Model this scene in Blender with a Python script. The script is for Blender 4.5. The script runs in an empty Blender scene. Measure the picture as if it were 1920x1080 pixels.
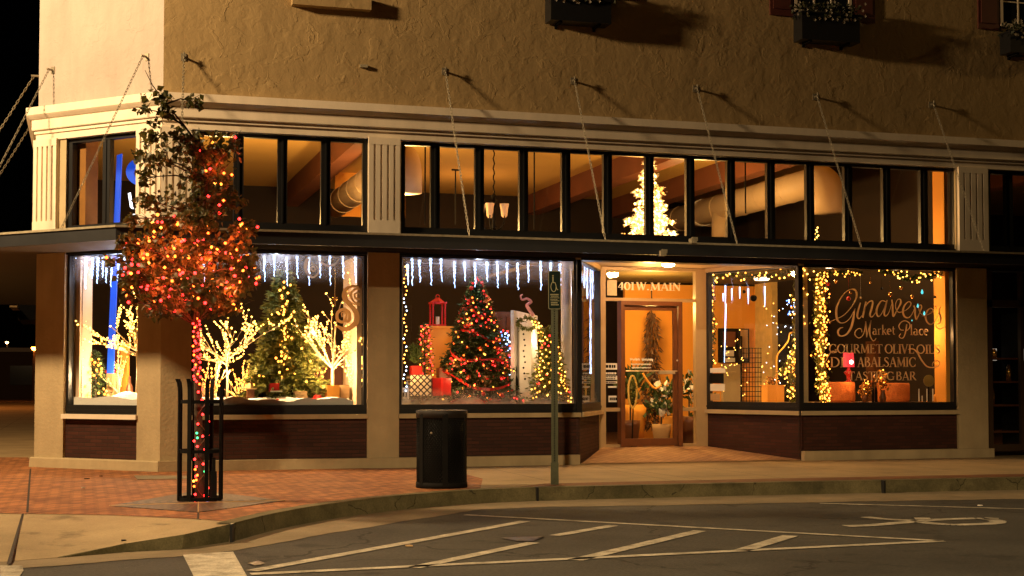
import bpy, math, random
from mathutils import Vector, Matrix
S2 = math.sqrt(.5); R = math.radians
sc = bpy.context.scene; COL = sc.collection
random.seed(7)

# ------------------------------------------------------------------ camera, world, light
K = 1.22/1.07
F_PX, YAW, PIT, SHY = 2669.86, 1.27831587, .038776767, 72.26
CAM = Vector((-.885096602*K, -17.4756946*K, 1.22))
FW = Vector((math.cos(YAW)*math.cos(PIT), math.sin(YAW)*math.cos(PIT), math.sin(PIT)))
RT = Vector((math.sin(YAW), -math.cos(YAW), 0)); UP = RT.cross(FW)
cd = bpy.data.cameras.new('camera'); cam = bpy.data.objects.new('camera', cd); COL.objects.link(cam)
cam.matrix_world = Matrix(((RT.x, UP.x, -FW.x, CAM.x), (RT.y, UP.y, -FW.y, CAM.y), (RT.z, UP.z, -FW.z, CAM.z), (0, 0, 0, 1)))
cd.lens = F_PX/1920*36; cd.sensor_width = 36; cd.shift_y = SHY/1920; cd.clip_end = 2000
sc.camera = cam
sc.render.engine = 'CYCLES'
sc.view_settings.view_transform = 'Standard'; sc.view_settings.look = 'None'
sc.view_settings.exposure = 0; sc.view_settings.gamma = 1
cy = sc.cycles
cy.use_denoising = True
try: cy.denoiser = 'OPENIMAGEDENOISE'
except Exception: pass
cy.use_adaptive_sampling = False
cy.max_bounces = 6; cy.diffuse_bounces = 3; cy.glossy_bounces = 3; cy.transparent_max_bounces = 16
cy.sample_clamp_indirect = 4; cy.sample_clamp_direct = 0
cy.caustics_reflective = False; cy.caustics_refractive = False
w = bpy.data.worlds.new('World'); sc.world = w; w.use_nodes = True
wn = w.node_tree.nodes; wl = w.node_tree.links
sky = wn.new('ShaderNodeTexSky'); sky.sky_type = 'NISHITA'; sky.sun_disc = False
sky.sun_elevation = R(-6); sky.sun_rotation = R(60)
wl.new(sky.outputs[0], wn['Background'].inputs[0]); wn['Background'].inputs[1].default_value = .02

def lamp(name, typ, loc, energy, color, size=.1, target=None, **kw):
    d = bpy.data.lights.new(name, typ); o = bpy.data.objects.new(name, d); COL.objects.link(o)
    o.location = loc; d.energy = energy; d.color = color
    if typ == 'AREA': d.size = size
    else: d.shadow_soft_size = size
    for k, v in kw.items(): setattr(d, k, v)
    if target is not None:
        o.rotation_euler = (Vector(target)-Vector(loc)).to_track_quat('-Z', 'Y').to_euler()
    return o
AMBER = (1, .64, .32)
# street lamps round the crossing (all three stand outside the picture)
lamp('street_light', 'POINT', (-7.0, -3.2, 8.5), 7400, (1, .68, .34), .4)
lamp('street_light', 'SPOT', (-2.6, -22.0, 8.6), 9300, (1, .70, .36), .15, (4.2, -7.5, 0), spot_size=R(38), spot_blend=.6)
lamp('street_light', 'POINT', (20.5, -2.2, 9.0), 300, (1, .62, .2), .15)

# ------------------------------------------------------------------ frames and pixel rays
class Fr:
    def __init__(s, o, d, n): s.o = Vector((o[0], o[1], 0)); s.d = Vector((d[0], d[1], 0)).normalized(); s.n = Vector((n[0], n[1], 0)).normalized()
    def __call__(s, u, v, z): return s.o+s.d*u+s.n*v+Vector((0, 0, z))
M = Fr((0, 0), (1, 0), (0, -1))
C = Fr((0, 0), (-S2, S2), (-S2, -S2))
CL = 2.36
B = Fr((-CL*S2, CL*S2), (0, 1), (-1, 0))
def ray(x, y): return FW+RT*((x-960)/F_PX)-UP*((y-540-SHY)/F_PX)
def uz(fr, x, y, v=0):
    "where the sight line through a photo pixel meets a wall plane: (u along it, z)"
    d = ray(x, y); P0 = fr(0, v, 0); t = (P0-CAM).dot(fr.n)/d.dot(fr.n)
    P = CAM+d*t
    return (P-P0).dot(fr.d), P.z
def gp(x, y, z=0):
    d = ray(x, y); t = (z-CAM.z)/d.z; P = CAM+d*t
    return Vector((P.x, P.y, z))
def at(x, y, Y):
    d = ray(x, y); t = (Y-CAM.y)/d.y
    return CAM+d*t

# ------------------------------------------------------------------ materials
def nm(name):
    m = bpy.data.materials.new(name); m.use_nodes = True
    return m, m.node_tree.nodes, m.node_tree.links, m.node_tree.nodes['Principled BSDF']
def hexc(c): return (c[0], c[1], c[2], 1)
def plain(name, col, rough=.6, metal=0, var=.25, scale=9, bump=0, bscale=60, spec=.4, streak=0):
    m, n, l, b = nm(name)
    b.inputs['Roughness'].default_value = rough; b.inputs['Metallic'].default_value = metal
    b.inputs['Specular IOR Level'].default_value = spec
    tc = n.new('ShaderNodeTexCoord'); nz = n.new('ShaderNodeTexNoise'); nz.inputs['Scale'].default_value = scale; nz.inputs['Detail'].default_value = 6
    l.new(tc.outputs['Object'], nz.inputs['Vector'])
    mx = n.new('ShaderNodeMix'); mx.data_type = 'RGBA'
    mx.inputs[6].default_value = hexc([c*(1-var) for c in col]); mx.inputs[7].default_value = hexc([min(1, c*(1+var)) for c in col])
    l.new(nz.outputs['Fac'], mx.inputs[0]); l.new(mx.outputs[2], b.inputs['Base Color'])
    if streak:
        g_ = n.new('ShaderNodeNewGeometry'); mp = n.new('ShaderNodeMapping'); mp.inputs['Scale'].default_value = (1.6, 1.6, .3); l.new(g_.outputs['Position'], mp.inputs[0])
        sn = n.new('ShaderNodeTexNoise'); sn.inputs['Scale'].default_value = 1.6; sn.inputs['Detail'].default_value = 6; sn.inputs['Roughness'].default_value = .65; l.new(mp.outputs[0], sn.inputs['Vector'])
        mr = n.new('ShaderNodeMapRange'); mr.inputs['From Min'].default_value = .42; mr.inputs['From Max'].default_value = .68; mr.inputs['To Min'].default_value = 1; mr.inputs['To Max'].default_value = 1-streak
        l.new(sn.outputs['Fac'], mr.inputs['Value']); c3 = n.new('ShaderNodeCombineColor')
        for i in range(3): l.new(mr.outputs[0], c3.inputs[i])
        m3 = n.new('ShaderNodeMix'); m3.data_type = 'RGBA'; m3.blend_type = 'MULTIPLY'; m3.inputs[0].default_value = 1; l.new(mx.outputs[2], m3.inputs[6]); l.new(c3.outputs[0], m3.inputs[7]); l.new(m3.outputs[2], b.inputs['Base Color'])
    if bump:
        n2 = n.new('ShaderNodeTexNoise'); n2.inputs['Scale'].default_value = bscale; n2.inputs['Detail'].default_value = 5
        l.new(tc.outputs['Object'], n2.inputs['Vector'])
        bp = n.new('ShaderNodeBump'); bp.inputs['Strength'].default_value = bump; bp.inputs['Distance'].default_value = .01
        l.new(n2.outputs['Fac'], bp.inputs['Height']); l.new(bp.outputs[0], b.inputs['Normal'])
    return m
def glow(name, col, s, sampling=None):
    m, n, l, b = nm(name)
    b.inputs['Base Color'].default_value = hexc([c*.5 for c in col]); b.inputs['Emission Color'].default_value = hexc(col); b.inputs['Emission Strength'].default_value = s
    if sampling: m.cycles.emission_sampling = sampling
    return m
def mth(n, l, op, a, b=None, clamp=False):
    x = n.new('ShaderNodeMath'); x.operation = op; x.use_clamp = clamp
    for i, v in enumerate((a, b)):
        if v is None: continue
        if isinstance(v, (int, float)): x.inputs[i].default_value = v
        else: l.new(v, x.inputs[i])
    return x.outputs[0]
def stucco(name, col, strength=1.0):
    m, n, l, b = nm(name); b.inputs['Roughness'].default_value = .85; b.inputs['Specular IOR Level'].default_value = .2
    g = n.new('ShaderNodeNewGeometry')
    nz = n.new('ShaderNodeTexNoise'); nz.inputs['Scale'].default_value = 1.1; nz.inputs['Detail'].default_value = 8; nz.inputs['Roughness'].default_value = .6
    l.new(g.outputs['Position'], nz.inputs['Vector'])
    mx = n.new('ShaderNodeMix'); mx.data_type = 'RGBA'
    mx.inputs[6].default_value = hexc([c*.82 for c in col]); mx.inputs[7].default_value = hexc([c*1.14 for c in col])
    l.new(nz.outputs['Fac'], mx.inputs[0]); l.new(mx.outputs[2], b.inputs['Base Color'])
    streak = .12
    if streak:
        g_ = n.new('ShaderNodeNewGeometry'); mp = n.new('ShaderNodeMapping'); mp.inputs['Scale'].default_value = (1.6, 1.6, .3); l.new(g_.outputs['Position'], mp.inputs[0])
        sn = n.new('ShaderNodeTexNoise'); sn.inputs['Scale'].default_value = 1.6; sn.inputs['Detail'].default_value = 6; sn.inputs['Roughness'].default_value = .65; l.new(mp.outputs[0], sn.inputs['Vector'])
        mr = n.new('ShaderNodeMapRange'); mr.inputs['From Min'].default_value = .42; mr.inputs['From Max'].default_value = .68; mr.inputs['To Min'].default_value = 1; mr.inputs['To Max'].default_value = 1-streak
        l.new(sn.outputs['Fac'], mr.inputs['Value']); c3 = n.new('ShaderNodeCombineColor')
        for i in range(3): l.new(mr.outputs[0], c3.inputs[i])
        m3 = n.new('ShaderNodeMix'); m3.data_type = 'RGBA'; m3.blend_type = 'MULTIPLY'; m3.inputs[0].default_value = 1; l.new(mx.outputs[2], m3.inputs[6]); l.new(c3.outputs[0], m3.inputs[7]); l.new(m3.outputs[2], b.inputs['Base Color'])
    # trowelled skip marks: a thresholded, warped noise leaves raised islands with sharp lips
    wp = n.new('ShaderNodeTexNoise'); wp.inputs['Scale'].default_value = 5; wp.inputs['Detail'].default_value = 3
    l.new(g.outputs['Position'], wp.inputs['Vector'])
    ad = n.new('ShaderNodeVectorMath'); ad.operation = 'MULTIPLY_ADD'
    l.new(wp.outputs['Color'], ad.inputs[0]); ad.inputs[1].default_value = (.22, .22, .5); l.new(g.outputs['Position'], ad.inputs[2])
    n1 = n.new('ShaderNodeTexNoise'); n1.inputs['Scale'].default_value = 4.5; n1.inputs['Detail'].default_value = 4; n1.inputs['Roughness'].default_value = .45; n1.inputs['Distortion'].default_value = .6
    l.new(ad.outputs[0], n1.inputs['Vector'])
    rp = n.new('ShaderNodeValToRGB'); rp.color_ramp.elements[0].position = .59; rp.color_ramp.elements[1].position = .635
    l.new(n1.outputs['Fac'], rp.inputs[0])
    n3 = n.new('ShaderNodeTexNoise'); n3.inputs['Scale'].default_value = 3.2; n3.inputs['Detail'].default_value = 5; n3.inputs['Roughness'].default_value = .52
    l.new(ad.outputs[0], n3.inputs['Vector'])
    n4 = n.new('ShaderNodeTexNoise'); n4.inputs['Scale'].default_value = 90; n4.inputs['Detail'].default_value = 3
    l.new(g.outputs['Position'], n4.inputs['Vector'])
    h = mth(n, l, 'ADD', mth(n, l, 'MULTIPLY', mth(n, l, 'MULTIPLY', rp.outputs[0], .9), mth(n, l, 'SUBTRACT', nz.outputs['Fac'], .18, True)), mth(n, l, 'MULTIPLY', n3.outputs['Fac'], 2.6))
    h = mth(n, l, 'ADD', h, mth(n, l, 'MULTIPLY', n4.outputs['Fac'], .16))
    bp = n.new('ShaderNodeBump'); bp.inputs['Strength'].default_value = strength; bp.inputs['Distance'].default_value = .012
    l.new(h, bp.inputs['Height']); l.new(bp.outputs[0], b.inputs['Normal'])
    return m
def brick(name, fr, c1, c2, mortar, bw=.2, bh=.067, ms=.009, rough=.7, flat=False, scuff=.4):
    m, n, l, b = nm(name); b.inputs['Roughness'].default_value = rough; b.inputs['Specular IOR Level'].default_value = .3
    g = n.new('ShaderNodeNewGeometry')
    dt = n.new('ShaderNodeVectorMath'); dt.operation = 'DOT_PRODUCT'; l.new(g.outputs['Position'], dt.inputs[0]); dt.inputs[1].default_value = fr.d
    cb = n.new('ShaderNodeCombineXYZ'); l.new(dt.outputs['Value'], cb.inputs[0])
    if flat:
        d2 = n.new('ShaderNodeVectorMath'); d2.operation = 'DOT_PRODUCT'; l.new(g.outputs['Position'], d2.inputs[0]); d2.inputs[1].default_value = fr.n
        l.new(d2.outputs['Value'], cb.inputs[1])
    else:
        sp = n.new('ShaderNodeSeparateXYZ'); l.new(g.outputs['Position'], sp.inputs[0]); l.new(sp.outputs[2], cb.inputs[1])
    bt = n.new('ShaderNodeTexBrick'); bt.inputs['Scale'].default_value = 1; bt.inputs['Brick Width'].default_value = bw; bt.inputs['Row Height'].default_value = bh
    bt.inputs['Mortar Size'].default_value = ms; bt.inputs['Mortar Smooth'].default_value = .2
    bt.inputs['Color1'].default_value = hexc(c1); bt.inputs['Color2'].default_value = hexc(c2); bt.inputs['Mortar'].default_value = hexc(mortar)
    l.new(cb.outputs[0], bt.inputs['Vector'])
    nz = n.new('ShaderNodeTexNoise'); nz.inputs['Scale'].default_value = 1.3; nz.inputs['Detail'].default_value = 9; nz.inputs['Roughness'].default_value = .7
    l.new(g.outputs['Position'], nz.inputs['Vector'])
    mx = n.new('ShaderNodeMix'); mx.data_type = 'RGBA'; mx.blend_type = 'MULTIPLY'; mx.inputs[0].default_value = 1
    v = mth(n, l, 'ADD', mth(n, l, 'MULTIPLY', nz.outputs['Fac'], scuff*3), 1-scuff*1.5)
    cc = n.new('ShaderNodeCombineColor')
    for i in range(3): l.new(v, cc.inputs[i])
    l.new(bt.outputs['Color'], mx.inputs[6]); l.new(cc.outputs[0], mx.inputs[7]); l.new(mx.outputs[2], b.inputs['Base Color'])
    n5 = n.new('ShaderNodeTexNoise'); n5.inputs['Scale'].default_value = 40; l.new(g.outputs['Position'], n5.inputs['Vector'])
    h = mth(n, l, 'SUBTRACT', mth(n, l, 'MULTIPLY', n5.outputs['Fac'], .3), bt.outputs['Fac'])
    bp = n.new('ShaderNodeBump'); bp.inputs['Strength'].default_value = .7; bp.inputs['Distance'].default_value = .006
    l.new(h, bp.inputs['Height']); l.new(bp.outputs[0], b.inputs['Normal'])
    return m
def ground_mat(name, c_lo, c_hi, speck=.25, scale=.7, rough=.85, joint=None, bump=.4, crack=0):
    m, n, l, b = nm(name); b.inputs['Roughness'].default_value = rough; b.inputs['Specular IOR Level'].default_value = .3
    g = n.new('ShaderNodeNewGeometry')
    a = n.new('ShaderNodeTexNoise'); a.inputs['Scale'].default_value = scale; a.inputs['Detail'].default_value = 10; a.inputs['Roughness'].default_value = .68
    l.new(g.outputs['Position'], a.inputs['Vector'])
    rp = n.new('ShaderNodeValToRGB'); rp.color_ramp.elements[0].position = .3; rp.color_ramp.elements[1].position = .7
    rp.color_ramp.elements[0].color = hexc(c_lo); rp.color_ramp.elements[1].color = hexc(c_hi)
    l.new(a.outputs['Fac'], rp.inputs[0])
    s = n.new('ShaderNodeTexNoise'); s.inputs['Scale'].default_value = 34 if crack == .45 else 55; s.inputs['Detail'].default_value = 4; s.inputs['Roughness'].default_value = .8
    l.new(g.outputs['Position'], s.inputs['Vector'])
    v = mth(n, l, 'ADD', mth(n, l, 'MULTIPLY', s.outputs['Fac'], speck*4), 1-speck*2)
    cc = n.new('ShaderNodeCombineColor')
    if joint:
        bt = n.new('ShaderNodeTexBrick'); bt.offset = 0; bt.inputs['Scale'].default_value = 1; bt.inputs['Brick Width'].default_value = joint; bt.inputs['Row Height'].default_value = joint
        bt.inputs['Mortar Size'].default_value = .008; l.new(g.outputs['Position'], bt.inputs['Vector'])
        v = mth(n, l, 'MULTIPLY', v, mth(n, l, 'SUBTRACT', 1, mth(n, l, 'MULTIPLY', bt.outputs['Fac'], .6)))
    if crack:
        wp = n.new('ShaderNodeTexNoise'); wp.inputs['Scale'].default_value = 2.2; wp.inputs['Detail'].default_value = 6; l.new(g.outputs['Position'], wp.inputs['Vector'])
        ad = n.new('ShaderNodeVectorMath'); ad.operation = 'MULTIPLY_ADD'; l.new(wp.outputs['Color'], ad.inputs[0]); ad.inputs[1].default_value = (.7, .7, 0); l.new(g.outputs['Position'], ad.inputs[2])
        vo = n.new('ShaderNodeTexVoronoi'); vo.feature = 'DISTANCE_TO_EDGE'; vo.inputs['Scale'].default_value = crack; l.new(ad.outputs[0], vo.inputs['Vector'])
        lnk = mth(n, l, 'LESS_THAN', vo.outputs['Distance'], .007)
        a2 = n.new('ShaderNodeTexNoise'); a2.inputs['Scale'].default_value = .5; l.new(g.outputs['Position'], a2.inputs['Vector'])
        lnk = mth(n, l, 'MULTIPLY', lnk, mth(n, l, 'GREATER_THAN', a2.outputs['Fac'], .5))
        v = mth(n, l, 'MULTIPLY', v, mth(n, l, 'SUBTRACT', 1, mth(n, l, 'MULTIPLY', lnk, .6)))
        sp2 = n.new('ShaderNodeTexNoise'); sp2.inputs['Scale'].default_value = 2.3; sp2.inputs['Detail'].default_value = 7; l.new(g.outputs['Position'], sp2.inputs['Vector'])
        rs = n.new('ShaderNodeMapRange'); rs.inputs['From Min'].default_value = .60; rs.inputs['From Max'].default_value = .70; rs.inputs['To Min'].default_value = 1; rs.inputs['To Max'].default_value = .55
        l.new(sp2.outputs['Fac'], rs.inputs['Value']); v = mth(n, l, 'MULTIPLY', v, rs.outputs[0])
    for i in range(3): l.new(v, cc.inputs[i])
    mx = n.new('ShaderNodeMix'); mx.data_type = 'RGBA'; mx.blend_type = 'MULTIPLY'; mx.inputs[0].default_value = 1
    l.new(rp.outputs[0], mx.inputs[6]); l.new(cc.outputs[0], mx.inputs[7]); l.new(mx.outputs[2], b.inputs['Base Color'])
    bp = n.new('ShaderNodeBump'); bp.inputs['Strength'].default_value = bump; bp.inputs['Distance'].default_value = .006
    l.new(s.outputs['Fac'], bp.inputs['Height']); l.new(bp.outputs[0], b.inputs['Normal'])
    return m
def glassmat(name, refl=1.0, dirt=.02):
    m, n, l, b = nm(name); n.remove(b); out = n['Material Output']
    t = n.new('ShaderNodeBsdfTransparent'); gl = n.new('ShaderNodeBsdfGlossy'); gl.inputs['Roughness'].default_value = .0
    g = n.new('ShaderNodeNewGeometry'); dt = n.new('ShaderNodeVectorMath'); dt.operation = 'DOT_PRODUCT'
    l.new(g.outputs['Incoming'], dt.inputs[0]); l.new(g.outputs['Normal'], dt.inputs[1])
    c_ = mth(n, l, 'SUBTRACT', 1, mth(n, l, 'ABSOLUTE', dt.outputs['Value']), True)   # Schlick, the same from both sides
    f_ = mth(n, l, 'ADD', mth(n, l, 'MULTIPLY', mth(n, l, 'POWER', c_, 5), .9), .07)
    mx = n.new('ShaderNodeMixShader'); l.new(mth(n, l, 'MULTIPLY', f_, refl), mx.inputs[0])
    l.new(t.outputs[0], mx.inputs[1]); l.new(gl.outputs[0], mx.inputs[2])
    t.inputs[0].default_value = (.93, .94, .93, 1)
    l.new(mx.outputs[0], out.inputs['Surface'])
    return m
def frostmat(name, col, z_full, z_none, dens=.8, scale=6):
    "spray snow on the pane: solid at z_full, gone at z_none, broken up by noise"
    m, n, l, b = nm(name); out = n['Material Output']
    b.inputs['Base Color'].default_value = hexc(col); b.inputs['Roughness'].default_value = .9
    tr = n.new('ShaderNodeBsdfTranslucent'); tr.inputs[0].default_value = hexc(col)
    m1 = n.new('ShaderNodeMixShader'); m1.inputs[0].default_value = .6; l.new(b.outputs[0], m1.inputs[1]); l.new(tr.outputs[0], m1.inputs[2])
    t = n.new('ShaderNodeBsdfTransparent')
    g = n.new('ShaderNodeNewGeometry'); sp = n.new('ShaderNodeSeparateXYZ'); l.new(g.outputs['Position'], sp.inputs[0])
    mr = n.new('ShaderNodeMapRange'); mr.inputs['From Min'].default_value = z_none; mr.inputs['From Max'].default_value = z_full
    l.new(sp.outputs[2], mr.inputs['Value'])
    nz = n.new('ShaderNodeTexNoise'); nz.inputs['Scale'].default_value = scale; nz.inputs['Detail'].default_value = 8; l.new(g.outputs['Position'], nz.inputs['Vector'])
    k = mth(n, l, 'MULTIPLY', mth(n, l, 'POWER', mr.outputs[0], 1.6), mth(n, l, 'ADD', mth(n, l, 'MULTIPLY', nz.outputs['Fac'], 1.6), -.2, True))
    mx = n.new('ShaderNodeMixShader'); l.new(mth(n, l, 'MULTIPLY', k, dens, True), mx.inputs[0]); l.new(t.outputs[0], mx.inputs[1]); l.new(m1.outputs[0], mx.inputs[2])
    l.new(mx.outputs[0], out.inputs['Surface'])
    return m
def leafmat(name, c1, c2, trans=.3):
    m, n, l, b = nm(name); out = n['Material Output']; b.inputs['Roughness'].default_value = .55
    g = n.new('ShaderNodeNewGeometry'); rp = n.new('ShaderNodeMix'); rp.data_type = 'RGBA'
    rp.inputs[6].default_value = hexc(c1); rp.inputs[7].default_value = hexc(c2); l.new(g.outputs['Random Per Island'], rp.inputs[0])
    l.new(rp.outputs[2], b.inputs['Base Color'])
    tr = n.new('ShaderNodeBsdfTranslucent'); l.new(rp.outputs[2], tr.inputs[0])
    mx = n.new('ShaderNodeMixShader'); mx.inputs[0].default_value = trans; l.new(b.outputs[0], mx.inputs[1]); l.new(tr.outputs[0], mx.inputs[2])
    l.new(mx.outputs[0], out.inputs['Surface'])
    return m
X = {}
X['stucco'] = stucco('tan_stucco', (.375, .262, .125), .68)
X['stucco_lit'] = stucco('lit_stucco', (.43, .365, .325), .9)  # same wall stucco, stronger light on the corner put into a paler colour
X['pillar'] = plain('painted_render', (.46, .36, .21), .8, var=.24, scale=2.3, bump=.6, bscale=22, streak=.16)
X['cream'] = plain('cream_paint', (.82, .70, .55), .55, var=.10, scale=2.2, bump=.2, bscale=90, streak=.14)
X['black'] = plain('black_frame_paint', (.012, .012, .013), .4, var=.3)
X['fascia'] = plain('dark_canopy_metal', (.018, .019, .022), .5, var=.4, scale=3, bump=.2, bscale=12)
X['lip'] = plain('weathered_canopy_lip', (.30, .26, .18), .7, var=.5, scale=14, bump=.4)
X['soffit'] = plain('shaded_cream_underside', (.009, .007, .005), .9, var=.2, scale=3, spec=0)  # near-black copy of the cream soffit, shop-front shade put into the colour
X['soffit_lit'] = plain('lit_cream_underside', (.075, .055, .035), .7, var=.2, scale=3)  # lighter copy of the same soffit for the lit corner side
X['conc'] = ground_mat('concrete_pavement', (.24, .18, .10), (.42, .32, .18), .22, .8, crack=.3)
X['walk'] = ground_mat('concrete_sidewalk', (.22, .16, .085), (.38, .28, .15), .22, .9, joint=1.5)
X['kerb'] = ground_mat('kerb_concrete', (.06, .055, .025), (.19, .16, .08), .34, 2.2, bump=.8, crack=1.1)
X['gutter'] = ground_mat('gutter_concrete', (.15, .12, .07), (.27, .21, .13), .25, 1.8)
X['asphalt'] = ground_mat('asphalt', (.030, .029, .026), (.074, .071, .062), .55, .45, bump=1.2, crack=.45)
X['paint'] = ground_mat('road_paint', (.17, .15, .11), (.66, .60, .48), .45, 6)
X['paver'] = brick('paver_brick', Fr((0, 0), (S2, S2), (S2, -S2)), (.40, .16, .055), (.20, .07, .024), (.06, .03, .015), .17, .085, .007, .8, True, .55)
X['glass'] = glassmat('window_glass')
X['wood'] = plain('red_brown_door_wood', (.15, .055, .021), .4, var=.3, scale=6)
X['doorframe'] = plain('tan_metal_frame', (.42, .30, .16), .45, var=.1)
X['chain'] = plain('galvanised_chain', (.30, .26, .19), .5, .6, var=.4, scale=60)
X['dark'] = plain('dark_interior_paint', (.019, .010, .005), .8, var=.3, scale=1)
X['ceil'] = plain('interior_ceiling', (.62, .38, .10), .85, var=.1, scale=1)
X['beam'] = plain('stained_beam', (.16, .055, .025), .6, var=.35, scale=2)
X['duct'] = plain('duct_paint', (.62, .46, .28), .5, var=.06)
X['orange'] = plain('orange_wall_paint', (.85, .38, .055), .75, var=.08, scale=1.4)
X['letter'] = leafmat('tan_sign_paint', (.86, .68, .44), (.80, .63, .40), .6)
X['white'] = plain('white_paint', (.75, .72, .66), .6, var=.04)
X['snow'] = plain('snow_blanket', (.82, .80, .76), .9, var=.05, bump=.6, bscale=20)
X['trunk'] = plain('bark', (.06, .04, .025), .9, var=.4, scale=20, bump=.8, bscale=40)
X['iron'] = plain('black_iron', (.007, .0065, .006), .75, 0, var=.4, spec=.12)
X['leaf'] = leafmat('street_tree_leaf', (.045, .058, .014), (.13, .10, .022), .3)
X['fir'] = leafmat('fir_needles', (.018, .045, .010), (.05, .085, .016), .12)
X['firy'] = leafmat('light_fir_needles', (.08, .11, .018), (.24, .23, .05), .2)
X['red'] = plain('red_ribbon', (.55, .02, .015), .4, var=.3)
X['redbox'] = plain('red_foil', (.40, .015, .012), .3, var=.4, scale=8)
X['gold'] = plain('gold_ornament', (.70, .40, .10), .25, .8, var=.15)
X['tan'] = plain('tan_card', (.46, .30, .14), .7, var=.1)
X['twig'] = plain('pale_twig_bark', (.62, .50, .30), .7, var=.2)
X['bw'] = glow('warm_white_bulb', (1, .48, .08), 10)
X['bwt'] = glow('warm_tree_bulb', (1, .33, .04), 8)
X['ba'] = glow('amber_bulb', (1, .19, .018), 10)
X['br'] = glow('red_bulb', (1, .02, .018), 11)
X['bo'] = glow('orange_bulb', (1, .10, .012), 11)
X['bg'] = glow('green_bulb', (.05, .8, .25), 4)
X['bb'] = glow('blue_bulb', (.12, .30, 1), 6)
X['bc'] = glow('cool_white_bulb', (.62, .76, 1), 7)
X['ice'] = glow('icicle_light', (.42, .60, 1), 4.5)
X['lit'] = glow('lit_lamp_panel', (1, .72, .40), 6)
X['lit2'] = glow('entry_lamp_panel', (1, .52, .18), 430)

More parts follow.
